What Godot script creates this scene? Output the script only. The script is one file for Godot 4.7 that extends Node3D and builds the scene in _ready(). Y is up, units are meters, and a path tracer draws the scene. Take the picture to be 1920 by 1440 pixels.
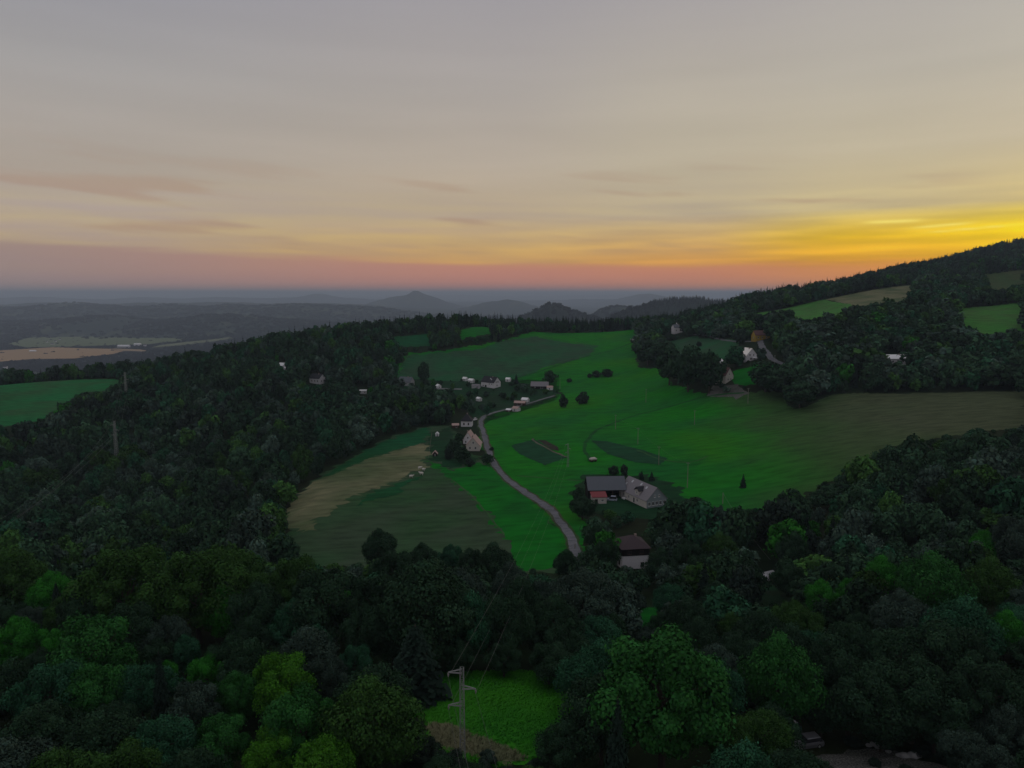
extends Node3D
# A wooded valley with scattered farmhouses just after sunset, seen from a drone. y is up, metres; the drone hovers at y = 90, looking along -z.

const GROUND_POINTS := [0.0,-0.0,-84.6863,-60.0,-40.0,103.5719,60.0,-40.0,197.1656,-150.0,-60.0,46.4263,160.0,-50.0,-134.3874,0.0,84.0,3.4603,-300.0,-0.0,2.5784,300.0,-0.0,4.6372,-960.0,84.0,-1.0256,1440.0,84.0,-2.1430,-960.0,-300.0,5.0831,700.0,-0.0,0.8491,-5.2,-70.0,269.3606,0.0,-90.0,463.8759,5.1,-78.0,-232.9703,-13.0,-90.0,-275.4229,6.1,-95.0,323.6248,44.2,-85.0,-484.1077,39.6,-89.0,-241.9928,-60.0,-80.0,-292.8905,-90.0,-100.0,51.2116,-70.0,-130.0,251.4594,-130.0,-170.0,-118.3014,0.0,-140.0,-11.6923,50.0,-130.0,-122.7915,33.2,-190.0,257.9181,32.0,-150.0,62.2600,27.1,-140.0,-128.6994,62.9,-170.0,-272.4019,84.1,-225.0,-41.6428,104.6,-250.0,-428.1406,98.5,-260.0,421.2320,129.5,-200.0,268.8185,182.4,-260.0,75.4029,97.9,-170.0,-509.2896,74.1,-120.0,315.8472,90.1,-130.0,522.3042,219.4,-390.0,61.5531,270.2,-400.0,276.6742,128.4,-310.0,92.3500,131.0,-390.0,-16.4226,88.7,-340.0,13.5771,84.3,-280.0,-197.6226,200.3,-440.0,80.1328,254.7,-425.0,-197.9893,295.9,-415.0,-228.6206,35.5,-270.0,167.7178,55.4,-265.0,-153.4587,18.1,-232.0,203.3502,19.9,-212.0,-50.1018,4.5,-290.0,175.4404,-11.1,-360.0,-96.6953,-19.7,-470.0,-32.7083,0.0,-520.0,-110.5835,30.3,-570.0,73.9341,-19.1,-630.0,-83.4590,13.4,-440.0,58.1089,54.3,-510.0,189.1941,107.3,-590.0,-233.4123,111.6,-780.0,-111.1389,97.7,-930.0,19.4325,155.4,-900.0,-86.9860,25.6,-850.0,-240.6024,-59.8,-720.0,-55.3031,-109.4,-690.0,-68.9751,100.6,-490.0,-274.8972,21.1,-700.0,94.7456,30.0,-1100.0,93.8148,30.0,-1500.0,27.8962,30.0,-2000.0,-5.0955,250.0,-1150.0,-96.9180,-106.9,-790.0,-198.3155,-43.6,-830.0,343.1797,-110.9,-870.0,85.0378,-13.9,-930.0,41.0876,-205.7,-760.0,207.1476,-225.8,-680.0,-28.8291,-271.1,-640.0,12.1417,-319.8,-640.0,91.8623,-142.3,-520.0,75.3200,-183.0,-470.0,40.3968,-202.5,-400.0,-39.8806,-159.5,-290.0,-50.2841,-238.6,-360.0,-105.0590,-106.7,-270.0,-914.1921,-87.9,-270.0,865.9367,-160.6,-240.0,111.1576,-449.2,-690.0,84.8213,-381.2,-690.0,-125.8389,-465.7,-640.0,68.1836,-356.5,-520.0,68.6318,-355.3,-600.0,-178.5524,-500.0,-900.0,-21.0321,-600.0,-1300.0,10.9263,-300.0,-1100.0,-82.0847,-300.0,-1500.0,-59.6379,0.0,-1300.0,-4.7447,-900.0,-900.0,-5.3373,-600.0,-1800.0,19.3807,-900.0,-1800.0,0.0913,-53.9,-318.0,-93.9483,-86.4,-330.0,263.5612,-51.4,-420.0,54.3552,-80.2,-258.0,105.7924,-46.3,-228.0,-205.2188,-17.9,-290.0,-177.2155,0.0,-222.0,-253.6719,125.2,-500.0,-49.3408,149.9,-495.0,-323.9886,146.2,-470.0,135.4995,174.6,-520.0,212.2594,170.3,-490.0,898.4786,215.4,-610.0,114.5132,195.3,-540.0,-58.5089,189.5,-820.0,167.7004,186.6,-730.0,-94.7461,143.4,-830.0,15.8735,179.6,-455.0,-611.8304,271.6,-500.0,-93.7437,324.6,-640.0,199.2805,335.5,-560.0,-134.0684,339.1,-480.0,95.9246,340.8,-800.0,-99.2529,311.2,-800.0,-83.3611,470.9,-930.0,46.7367,382.1,-800.0,181.7249,523.2,-950.0,29.1991,441.6,-800.0,-80.1169,404.4,-600.0,-3.1684,483.8,-720.0,-31.2076,697.9,-1000.0,75.2563,628.9,-950.0,-114.2696,856.0,-1230.0,-109.8763,777.7,-1250.0,21.5547,685.7,-1250.0,101.0807,547.0,-1150.0,35.2213,434.3,-1080.0,-135.9617,344.3,-1050.0,362.8663,298.1,-1050.0,-208.2895,400.0,-1700.0,16.3536,300.0,-1700.0,38.7921,520.0,-1800.0,-39.6508,220.0,-1700.0,0.0829,1023.4,-1430.0,146.8036,934.4,-1420.0,-61.8008,1330.0,-1960.0,-7.3757,1100.0,-1700.0,-25.9932,700.0,-2200.0,45.4818,1440.0,-1000.0,-14.4123,1200.0,-500.0,-4.9852,380.0,-2250.0,-37.0213,500.0,-1400.0,-74.3147]
const GROUND_PLANE := [8.1456,35.3040,30.6122]
const PATCHES := {
	"hill_meadow": ["meadow_mixed", 1, [-19.2,-442.1,-19.5,-474.3,-13.5,-505.0,2.0,-527.8,16.6,-544.5,34.7,-572.0,41.6,-596.1,0.0,-659.9,-108.2,-656.3,-113.2,-687.8,-107.4,-742.6,-63.0,-760.7,-15.0,-798.9,27.6,-920.9,168.3,-954.6,117.5,-659.2,134.1,-629.7,122.0,-533.3,132.6,-472.1,176.8,-456.9,168.8,-418.6,200.5,-440.3,300.6,-412.9,227.3,-303.9,170.3,-300.6,134.2,-277.0,106.7,-255.4,91.1,-250.0,70.0,-250.8,66.1,-258.5,70.5,-287.1,57.5,-310.9,31.3,-313.0,23.6,-265.1,28.1,-241.4,22.1,-204.5,17.7,-205.4,11.7,-250.4,2.2,-285.4,-10.9,-337.6,-17.9,-389.9]],
	"upper_field": ["dull_grass", 2, [-107.6,-652.1,-107.4,-734.9,-62.6,-755.6,-31.8,-766.9,28.6,-884.3,98.3,-827.2,83.6,-765.5,2.5,-661.5,-14.9,-657.2]],
	"knoll_field": ["grey_grass", 1, [-85.9,-255.6,-94.4,-290.0,-94.7,-323.3,-90.2,-344.9,-79.0,-396.6,-65.4,-427.9,-54.8,-448.8,-39.7,-452.2,-22.8,-371.4,-15.2,-359.3,-7.7,-334.8,7.0,-282.8,15.6,-245.3,20.0,-204.9,11.7,-185.9,0.0,-187.5,-17.4,-201.5,-41.3,-202.9,-57.8,-204.9,-72.0,-222.0]],
	"mown_hayfield": ["hay", 2, [-86.5,-258.8,-94.3,-293.5,-93.3,-322.7,-83.5,-339.2,-68.4,-371.4,-50.3,-398.2,-44.7,-371.6,-42.1,-342.3,-49.6,-321.9,-61.0,-303.8,-68.0,-283.4,-73.1,-261.5,-75.9,-243.5]],
	"knoll_strip": ["teal_grass", 2, [-91.7,-330.6,-86.6,-352.1,-78.7,-395.1,-54.6,-446.7,-48.2,-400.7,-68.8,-374.0,-84.1,-341.6]],
	"lane_meadow": ["green_grass", 2, [-43.9,-357.0,-30.9,-334.5,-14.8,-349.7,-7.7,-332.6,7.0,-281.3,15.6,-244.0,20.0,-204.9,3.7,-186.8,-2.8,-236.0,-12.6,-272.2,-26.4,-311.2]],
	"green_wedge": ["teal_grass", 3, [-59.2,-297.3,-51.8,-312.5,-42.4,-323.6,-50.4,-290.0,-63.1,-276.4]],
	"farm_garden": ["garden_grass", 3, [-50.1,-425.7,-39.3,-447.9,-28.9,-377.5,-15.1,-356.9,-31.1,-336.7,-40.6,-357.0]],
	"crop_plot": ["crop", 3, [-0.9,-387.4,13.2,-401.8,27.7,-353.9,16.1,-338.5,4.2,-366.6]],
	"soil_plot": ["soil", 3, [14.7,-400.1,18.9,-398.0,24.8,-380.4,25.0,-369.9,21.5,-374.5]],
	"bean_plot": ["crop", 3, [44.4,-392.3,53.3,-386.6,66.3,-360.3,75.2,-335.2,69.9,-324.6,58.8,-332.8,49.0,-355.2]],
	"yard_grass": ["garden_grass", 2, [31.3,-313.0,57.5,-310.9,70.5,-287.1,66.1,-258.5,51.7,-246.6,33.5,-254.1,23.6,-265.1]],
	"left_meadow": ["left_grass", 1, [-502.9,-670.4,-471.5,-692.1,-455.9,-708.9,-402.6,-700.0,-366.6,-675.4,-351.3,-630.5,-378.5,-615.9,-356.1,-550.8,-340.6,-507.6,-364.5,-482.1]],
	"front_meadow": ["front_grass", 1, [-14.6,-87.4,-12.5,-91.5,-10.2,-98.4,8.4,-100.7,9.9,-95.3,7.4,-87.6,4.5,-77.8,2.7,-73.8,1.5,-73.7,-0.6,-71.3,-4.7,-71.9,-9.1,-74.9,-10.7,-81.9,-13.1,-83.7]],
	"dry_strip": ["hay", 2, [-10.3,-81.2,-7.5,-80.6,-3.5,-77.6,1.5,-74.1,-0.3,-71.8,-3.9,-73.5,-8.9,-75.9]],
	"house_lawn": ["green_grass", 1, [153.3,-513.3,168.6,-507.6,183.7,-507.3,189.2,-491.2,176.5,-481.3,157.5,-472.5,151.2,-481.0]],
	"upper_lawn": ["dull_grass", 1, [160.3,-775.1,197.8,-774.7,211.9,-679.5,191.8,-595.3,168.8,-573.8,152.7,-699.0]],
	"slope_meadow": ["bright_grass", 1, [286.5,-870.3,326.2,-855.8,380.9,-872.8,368.3,-770.7,306.8,-661.5,274.9,-679.6]],
	"slope_hayfield": ["hay", 1, [382.8,-866.8,471.4,-917.5,545.1,-970.4,439.1,-782.5,366.5,-721.6,368.3,-770.7]],
	"ridge_meadow": ["bright_grass", 1, [379.1,-625.6,420.6,-670.0,534.3,-741.9,405.9,-557.8,369.7,-553.3,368.5,-585.4]],
	"ridge_field": ["dry_grass", 1, [648.7,-1021.3,728.4,-1017.1,622.6,-862.0,562.2,-848.0,464.2,-787.6,556.1,-934.0]],
	"wood_edge_field": ["teal_grass", 1, [-136.8,-802.4,-94.1,-819.5,-88.4,-773.1,-124.9,-761.7]],
	"wood_gap_field": ["green_grass", 1, [-61.3,-817.2,-31.4,-929.4,-24.9,-828.4,-56.6,-792.7]],
	"clearing_lawn": ["green_grass", 1, [26.3,-146.3,32.9,-151.4,29.6,-135.9,24.6,-132.4]],
	"greenhouse_lawn": ["garden_grass", 1, [60.9,-174.2,68.6,-178.2,61.8,-154.3,52.9,-149.5]],
	"gravel_yard": ["gravel", 1, [37.3,-82.8,40.1,-85.3,46.6,-87.1,51.0,-85.0,55.2,-81.8,54.1,-78.0,34.8,-77.7]],
	"gravel_court": ["gravel", 2, [141.6,-494.6,149.9,-482.5,156.3,-463.0,147.3,-456.2,131.6,-474.9]],
	"village_gardens": ["garden_grass", 1, [-109.5,-664.5,-30.5,-672.8,41.9,-652.1,38.2,-558.3,0.0,-502.0,-19.2,-457.3,-31.7,-520.6,-70.0,-576.4,-97.8,-591.5]],
}
const STRIPS := {
	"road_verge": ["verge", 3, 4.6, [20.0,-193.4,19.9,-204.9,19.8,-220.9,17.9,-243.0,13.9,-264.6,6.6,-284.5,-1.2,-310.0,-7.3,-337.1,-11.5,-365.0,-14.6,-396.4,-18.7,-436.1,-20.8,-462.3,-19.5,-492.1,-11.7,-512.9,2.0,-532.7,16.8,-552.2,35.1,-578.0]],
	"road": ["asphalt", 4, 2.9, [20.0,-193.4,19.9,-204.9,19.8,-220.9,17.9,-243.0,13.9,-264.6,6.6,-284.5,-1.2,-310.0,-7.3,-337.1,-11.5,-365.0,-14.6,-396.4,-18.7,-436.1,-20.8,-462.3,-19.5,-492.1,-11.7,-512.9,2.0,-532.7,16.8,-552.2,35.1,-578.0]],
	"path": ["pale_earth", 5, 1.4, [12.3,-403.4,13.0,-394.8,17.6,-381.9,27.7,-353.9]],
	"track": ["track_grass", 4, 2.0, [153.0,-463.6,123.0,-476.2,84.8,-464.0,55.5,-428.0,44.8,-401.2,38.7,-371.5,38.8,-341.2]],
	"farm_track": ["pale_grass", 4, 1.0, [2.5,-318.6,12.1,-313.4,21.3,-307.5,30.8,-303.1]],
	"field_margin": ["track_grass", 4, 2.5, [1.0,-661.6,31.4,-691.9,80.1,-758.8,142.7,-818.1]],
	"field_edge": ["pale_grass", 4, 2.0, [32.0,-886.7,65.2,-866.8,99.5,-826.5]],
	"hay_margin": ["pale_grass", 4, 0.8, [-27.8,-316.0,-17.9,-290.1,-9.8,-263.3,-2.6,-236.0]],
	"meadow_edge": ["pale_grass", 4, 1.2, [-110.2,-668.5,-108.5,-708.6,-107.2,-733.1]],
	"meadow_track": ["pale_grass", 4, 0.9, [64.6,-358.4,71.9,-334.5,82.0,-323.4,93.7,-330.1]],
	"upper_road": ["asphalt", 2, 4.5, [216.1,-618.5,206.3,-586.0,198.8,-553.3,191.1,-520.4,190.8,-503.8,195.7,-493.6]],
	"upper_lane": ["asphalt", 2, 3.0, [200.0,-783.6,209.0,-752.2,205.4,-650.6,212.2,-607.1]],
}
# open land and sight lines over it: no wood grows here
const CLEARINGS := [
	[
		[-19.2,-442.1,-19.5,-474.3,-13.5,-505.0,2.0,-527.8,16.6,-544.5,34.7,-572.0,41.6,-596.1,0.0,-659.9,-108.2,-656.3,-113.2,-687.8,-107.4,-742.6,-63.0,-760.7,-15.0,-798.9,27.6,-920.9,168.3,-954.6,117.5,-659.2,134.1,-629.7,122.0,-533.3,132.6,-472.1,176.8,-456.9,168.8,-418.6,200.5,-440.3,300.6,-412.9,227.3,-303.9,170.3,-300.6,134.2,-277.0,106.7,-255.4,91.1,-250.0,70.0,-250.8,66.1,-258.5,70.5,-287.1,57.5,-310.9,31.3,-313.0,23.6,-265.1,28.1,-241.4,22.1,-204.5,17.7,-205.4,11.7,-250.4,2.2,-285.4,-10.9,-337.6,-17.9,-389.9],
		[-85.9,-255.6,-94.4,-290.0,-94.7,-323.3,-90.2,-344.9,-79.0,-396.6,-65.4,-427.9,-54.8,-448.8,-39.7,-452.2,-22.8,-371.4,-15.2,-359.3,-7.7,-334.8,7.0,-282.8,15.6,-245.3,20.0,-204.9,11.7,-185.9,0.0,-187.5,-17.4,-201.5,-41.3,-202.9,-57.8,-204.9,-72.0,-222.0],
		[-502.9,-670.4,-471.5,-692.1,-455.9,-708.9,-402.6,-700.0,-366.6,-675.4,-351.3,-630.5,-378.5,-615.9,-356.1,-550.8,-340.6,-507.6,-364.5,-482.1],
		[-14.6,-87.4,-12.5,-91.5,-10.2,-98.4,8.4,-100.7,9.9,-95.3,7.4,-87.6,4.5,-77.8,2.7,-73.8,1.5,-73.7,-0.6,-71.3,-4.7,-71.9,-9.1,-74.9,-10.7,-81.9,-13.1,-83.7],
		[-187.0,-642.4,-169.9,-645.9,-158.7,-601.9,-174.7,-599.0],
		[-224.4,-675.7,-213.0,-675.1,-204.2,-646.4,-214.9,-646.2],
		[272.5,-520.4,290.7,-517.3,276.9,-491.7,259.1,-493.8],
		[-129.7,-594.0,-121.3,-597.1,-115.8,-569.2,-123.8,-566.5],
		[-106.8,-656.9,-92.6,-662.1,-87.4,-623.2,-100.6,-617.8],
		[-32.4,-593.3,-24.8,-593.8,-23.4,-559.2,-30.6,-558.9],
		[153.3,-513.3,168.6,-507.6,183.7,-507.3,189.2,-491.2,176.5,-481.3,157.5,-472.5,151.2,-481.0],
		[160.3,-775.1,197.8,-774.7,211.9,-679.5,191.8,-595.3,168.8,-573.8,152.7,-699.0],
		[286.5,-870.3,326.2,-855.8,380.9,-872.8,471.4,-917.5,545.1,-970.4,439.1,-782.5,366.5,-721.6,368.3,-770.7,306.8,-661.5,274.9,-679.6],
		[386.0,-625.4,420.6,-670.0,534.3,-741.9,405.9,-557.8,369.7,-553.3,372.4,-584.5],
		[658.4,-1007.2,728.4,-1017.1,622.6,-862.0,562.2,-848.0],
		[-136.8,-802.4,-94.1,-819.5,-88.4,-773.1,-124.9,-761.7],
		[-61.3,-817.2,-31.4,-929.4,-24.9,-828.4,-56.6,-792.7],
		[26.3,-146.3,32.9,-151.4,29.6,-135.9,24.6,-132.4],
		[60.9,-174.2,68.6,-178.2,61.8,-154.3,52.9,-149.5],
		[37.3,-82.8,40.1,-85.3,46.6,-87.1,51.0,-85.0,55.2,-81.8,54.1,-78.0,34.8,-77.7],
		[31.6,-316.1,51.7,-312.2,72.9,-286.4,66.1,-258.5,51.7,-246.6,33.9,-257.3,26.0,-268.4],
		[66.8,-190.2,73.4,-190.5,66.3,-171.3,60.2,-170.9],
		[38.3,-90.5,42.6,-90.7,39.4,-83.4,35.3,-83.0],
		[51.4,-99.8,53.5,-99.4,48.9,-90.4,46.9,-90.5],
		[33.3,-231.4,47.0,-230.7,39.0,-190.1,27.4,-188.8],
		[206.5,-638.9,212.2,-607.1,179.3,-511.1,170.2,-530.8],
		[241.3,-714.9,242.8,-667.4,217.0,-595.2,209.4,-618.9],
		[212.2,-607.1,217.0,-595.2,190.9,-490.9,180.7,-509.6],
		[220.6,-998.5,240.8,-998.5,193.0,-798.5,181.2,-818.1],
		[-20.7,-453.0,-10.0,-525.5,17.1,-562.9,38.0,-588.9,39.0,-557.9,0.0,-491.1,-18.6,-442.0],
		[-31.7,-676.5,-6.1,-675.6,-5.6,-618.1,-29.1,-619.2],
		[-44.3,-506.4,-21.3,-508.1,-15.2,-359.3,-33.1,-359.5],
		[174.7,-610.2,180.7,-582.0,150.9,-483.7,142.8,-496.0],
	],
	[
		[-18.5,-425.1,-18.7,-453.8,-12.9,-483.5,1.9,-507.5,16.0,-525.4,33.5,-551.9,40.2,-576.1,0.0,-648.0,-106.1,-643.4,-111.4,-676.7,-106.0,-732.7,-62.2,-751.6,-14.8,-787.9,26.9,-897.5,161.9,-918.4,114.8,-644.0,130.8,-614.3,119.0,-520.3,130.0,-462.8,173.8,-449.2,163.5,-405.3,196.1,-430.6,285.6,-392.2,216.5,-289.5,163.8,-289.1,130.1,-268.4,103.3,-247.3,87.9,-241.4,67.3,-241.1,63.6,-248.6,68.0,-277.2,55.4,-300.0,30.1,-300.7,22.7,-255.2,27.0,-231.4,20.7,-191.8,16.6,-192.5,11.2,-240.8,2.1,-274.9,-10.5,-324.5,-17.3,-377.0],
		[-82.4,-245.3,-89.8,-276.1,-91.5,-312.4,-86.6,-331.3,-76.1,-382.3,-63.0,-412.4,-52.7,-431.3,-38.1,-434.0,-22.0,-358.7,-14.6,-346.1,-7.4,-321.8,6.7,-272.4,15.0,-235.5,18.8,-192.2,10.8,-172.4,0.0,-172.6,-16.0,-185.4,-37.8,-185.6,-52.9,-187.6,-68.0,-209.6],
		[-474.7,-632.8,-454.9,-667.7,-440.4,-684.8,-387.4,-673.5,-353.5,-651.4,-342.3,-614.3,-369.5,-601.2,-345.5,-534.4,-333.1,-496.5,-356.9,-472.0],
		[-13.5,-80.6,-11.5,-84.2,-9.4,-90.3,7.8,-92.4,9.2,-88.1,6.9,-81.2,4.2,-72.2,2.5,-68.6,1.4,-68.5,-0.5,-66.4,-4.3,-66.8,-8.5,-69.6,-9.9,-75.7,-12.1,-77.3],
		[-183.5,-630.4,-166.8,-633.9,-154.9,-587.6,-170.7,-585.2],
		[-220.5,-663.9,-209.4,-663.7,-200.5,-634.6,-210.9,-634.2],
		[267.3,-510.5,285.3,-507.6,271.3,-481.8,253.9,-483.9],
		[-126.3,-578.6,-118.1,-581.5,-112.4,-552.8,-120.3,-550.2],
		[-104.7,-644.0,-90.9,-649.4,-85.2,-608.2,-98.2,-602.7],
		[-31.4,-575.2,-24.0,-575.7,-22.6,-540.9,-29.6,-540.5],
		[150.3,-503.2,165.4,-497.9,179.8,-496.5,186.4,-484.0,174.3,-475.2,155.3,-465.9,148.8,-473.4],
		[157.2,-760.2,193.9,-759.3,203.4,-652.4,186.3,-578.1,163.0,-554.2,148.2,-678.4],
		[278.3,-845.5,318.3,-835.1,370.4,-848.7,456.8,-889.0,517.3,-920.8,417.9,-744.9,341.6,-672.6,352.1,-736.8,297.3,-641.0,264.2,-653.2],
		[376.6,-610.1,403.6,-643.1,515.2,-715.4,397.2,-545.9,362.6,-542.6,365.5,-573.8],
		[648.0,-991.3,712.4,-994.8,602.9,-834.7,544.2,-820.9],
		[-134.6,-789.3,-92.9,-808.5,-87.3,-763.3,-123.2,-750.9],
		[-60.6,-807.2,-29.3,-868.0,-24.5,-815.6,-56.0,-783.8],
		[24.2,-134.4,30.2,-139.3,27.2,-124.8,22.5,-121.1],
		[56.2,-160.6,63.6,-165.3,56.3,-140.7,48.6,-137.3],
		[34.4,-76.4,37.3,-79.2,43.4,-81.2,47.8,-79.6,51.7,-76.6,50.6,-73.1,32.0,-71.5],
		[30.4,-303.6,49.8,-300.9,70.5,-276.7,63.6,-248.6,49.6,-236.4,32.6,-247.4,25.0,-258.4],
		[63.1,-179.7,69.5,-180.3,60.7,-156.8,55.1,-156.3],
		[35.8,-84.7,40.0,-85.0,36.5,-77.2,32.5,-76.3],
		[48.7,-94.5,50.6,-94.1,46.0,-85.0,44.0,-84.8],
		[31.8,-221.1,44.9,-220.2,36.6,-178.5,25.6,-176.7],
		[199.5,-617.4,206.4,-590.7,175.4,-499.8,165.3,-515.5],
		[231.4,-685.4,233.5,-641.8,211.4,-579.9,203.1,-600.6],
		[206.4,-590.7,211.4,-579.9,188.1,-483.6,176.8,-498.6],
		[220.6,-998.5,228.3,-946.7,189.4,-783.5,177.6,-801.8],
		[-19.9,-434.5,-9.6,-505.1,16.5,-544.1,36.7,-568.4,37.5,-537.3,0.0,-470.0,-17.8,-425.0],
		[-31.2,-665.2,-6.0,-664.3,-5.5,-601.5,-28.3,-602.8],
		[-42.6,-486.9,-20.4,-487.1,-14.6,-346.1,-31.9,-346.7],
		[169.5,-592.1,174.9,-563.4,148.6,-476.2,140.2,-487.0],
	],
	[
		[-17.8,-409.5,-17.9,-434.5,-12.3,-461.6,1.8,-485.1,15.3,-504.6,32.2,-531.0,38.7,-554.8,0.0,-634.9,-103.8,-629.6,-109.5,-664.8,-104.5,-722.7,-61.5,-742.4,-14.6,-777.2,26.4,-878.7,156.1,-885.5,112.1,-629.1,127.4,-598.4,116.3,-508.4,127.2,-452.8,170.3,-440.2,157.4,-390.3,190.7,-418.7,269.6,-370.3,206.2,-275.7,157.7,-278.4,126.0,-260.0,99.6,-238.5,84.6,-232.3,64.4,-230.8,61.0,-238.4,65.5,-267.0,53.4,-288.9,28.9,-288.4,21.8,-245.0,25.7,-220.6,19.2,-178.2,15.4,-178.5,10.7,-230.8,2.0,-264.6,-10.1,-311.4,-16.7,-363.9],
		[-78.9,-234.7,-85.1,-261.7,-88.1,-300.6,-83.4,-318.8,-73.1,-367.3,-60.7,-397.4,-50.7,-414.9,-36.6,-417.2,-21.2,-345.1,-14.0,-332.4,-7.1,-308.8,6.5,-262.2,14.3,-225.2,17.4,-178.4,9.9,-157.8,0.0,-156.5,-14.4,-166.9,-33.4,-164.1,-46.4,-164.4,-62.4,-192.5],
		[-459.4,-612.4,-438.2,-643.2,-423.6,-658.5,-374.1,-650.4,-343.0,-632.0,-332.5,-596.8,-358.8,-583.8,-336.4,-520.2,-326.0,-485.9,-349.6,-462.3],
		[-12.4,-73.9,-10.5,-77.3,-8.6,-82.8,7.1,-85.0,8.5,-81.2,6.3,-74.9,3.9,-66.8,2.3,-63.4,1.3,-63.3,-0.5,-61.4,-4.0,-61.8,-7.8,-64.3,-9.1,-69.9,-11.2,-71.1],
		[-179.7,-617.5,-163.4,-621.1,-150.9,-572.5,-166.4,-570.4],
		[-216.4,-651.8,-205.6,-651.9,-196.5,-622.1,-206.7,-621.6],
		[262.0,-500.4,279.8,-497.8,265.7,-471.7,248.6,-473.9],
		[-122.7,-562.1,-114.8,-564.9,-109.0,-535.9,-116.7,-533.7],
		[-102.5,-630.2,-89.0,-635.8,-83.0,-591.8,-95.5,-586.4],
		[-30.4,-556.2,-23.2,-556.5,-21.8,-521.2,-28.5,-520.9],
		[147.6,-494.4,162.6,-489.5,176.9,-488.3,183.8,-477.2,172.2,-469.4,153.0,-458.9,146.6,-466.3],
		[153.8,-743.6,189.7,-742.8,195.9,-628.4,179.9,-558.4,157.3,-534.9,143.9,-658.7],
		[269.7,-819.5,309.9,-813.2,359.9,-824.6,443.5,-863.3,498.3,-887.1,393.7,-701.7,326.4,-642.5,325.5,-681.0,290.1,-625.5,255.7,-632.2],
		[368.6,-597.3,390.9,-622.8,492.9,-684.5,388.7,-534.1,355.1,-531.5,358.9,-563.3],
		[637.6,-975.4,700.1,-977.7,583.2,-807.5,526.9,-794.7],
		[-132.5,-777.1,-91.7,-798.2,-86.2,-753.6,-121.4,-740.5],
		[-59.9,-797.7,-28.4,-840.6,-24.2,-804.3,-55.3,-774.8],
		[21.9,-121.8,27.6,-127.0,24.8,-114.1,20.5,-109.9],
		[50.8,-145.3,57.2,-148.6,51.7,-129.1,44.7,-126.3],
		[31.5,-69.8,34.1,-72.5,39.9,-74.7,43.9,-73.2,48.1,-71.3,46.8,-67.5,29.4,-65.5],
		[29.1,-291.2,47.9,-289.6,67.9,-266.5,61.0,-238.4,47.3,-225.6,31.2,-237.0,24.0,-248.1],
		[58.4,-166.4,64.3,-166.8,54.7,-141.3,50.0,-141.9],
		[32.8,-77.4,36.8,-78.4,33.4,-70.6,29.7,-69.7],
		[45.5,-88.3,47.6,-88.5,42.4,-78.3,40.5,-78.1],
		[30.2,-209.5,42.6,-208.7,34.0,-165.7,23.7,-163.5],
		[193.5,-598.6,200.7,-574.2,172.2,-490.7,161.7,-504.4],
		[221.4,-656.0,225.3,-619.4,205.5,-563.7,197.4,-583.6],
		[200.7,-574.2,205.5,-563.7,185.5,-476.9,173.7,-489.9],
		[211.6,-957.9,216.9,-899.5,185.8,-768.6,174.3,-787.1],
		[-19.1,-417.8,-9.2,-482.6,15.9,-524.2,35.3,-547.4,36.1,-516.2,0.0,-449.1,-17.2,-409.4],
		[-30.6,-653.2,-5.9,-652.5,-5.3,-582.6,-27.5,-584.5],
		[-40.8,-466.4,-19.5,-465.3,-14.0,-332.4,-30.7,-333.6],
		[164.0,-572.8,168.2,-541.9,146.3,-468.8,137.6,-478.2],
	],
	[
		[-16.8,-385.1,-16.7,-406.5,-11.4,-427.8,1.7,-447.6,14.2,-467.6,30.1,-495.6,36.1,-517.4,0.0,-608.1,-99.6,-603.8,-105.8,-642.7,-102.1,-705.8,-60.2,-726.5,-14.3,-759.2,25.5,-849.3,147.5,-836.7,107.7,-604.2,120.3,-564.6,111.9,-489.1,121.8,-433.6,162.9,-421.0,146.0,-362.1,179.3,-393.7,245.8,-337.6,190.3,-254.5,148.3,-261.8,118.9,-245.4,92.9,-222.5,78.4,-215.2,59.2,-212.2,56.1,-219.4,61.1,-248.9,49.9,-270.1,26.9,-268.6,20.2,-226.8,23.1,-198.4,16.4,-152.2,13.0,-151.6,9.8,-210.6,1.9,-247.2,-9.4,-290.2,-15.6,-340.0],
		[-71.5,-212.8,-79.3,-243.8,-80.8,-275.7,-78.0,-298.3,-68.2,-342.3,-56.9,-372.5,-47.5,-389.3,-34.4,-391.6,-19.7,-321.7,-13.1,-309.4,-6.6,-287.3,6.1,-244.7,13.0,-204.0,14.8,-151.9,8.1,-129.2,0.0,-125.9,-11.5,-133.1,-26.3,-129.2,-36.1,-128.2,-46.9,-144.7],
		[-439.0,-585.3,-418.8,-614.7,-403.7,-627.7,-356.5,-619.9,-327.1,-602.7,-315.0,-565.4,-338.0,-549.9,-323.0,-499.6,-314.7,-469.0,-337.6,-446.6],
		[-10.6,-63.7,-9.1,-66.5,-7.4,-70.9,6.1,-73.1,7.3,-69.9,5.5,-64.6,3.4,-57.6,2.0,-54.9,1.1,-54.8,-0.4,-53.2,-3.5,-53.6,-6.8,-55.7,-7.9,-60.3,-9.6,-61.4],
		[-173.0,-594.5,-157.2,-597.4,-143.6,-544.7,-158.7,-544.0],
		[-209.5,-630.8,-199.1,-631.3,-189.4,-599.5,-199.3,-599.3],
		[252.8,-482.8,270.1,-480.7,255.8,-454.2,239.8,-457.0],
		[-116.4,-533.2,-108.8,-535.5,-103.4,-508.2,-110.8,-506.8],
		[-98.3,-604.3,-85.4,-610.2,-78.7,-561.3,-90.6,-556.3],
		[-28.5,-522.4,-21.8,-522.7,-20.2,-483.1,-26.5,-483.6],
		[143.3,-480.0,158.9,-478.1,172.9,-477.3,179.9,-467.0,168.3,-458.8,148.4,-445.1,142.3,-452.5],
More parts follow.
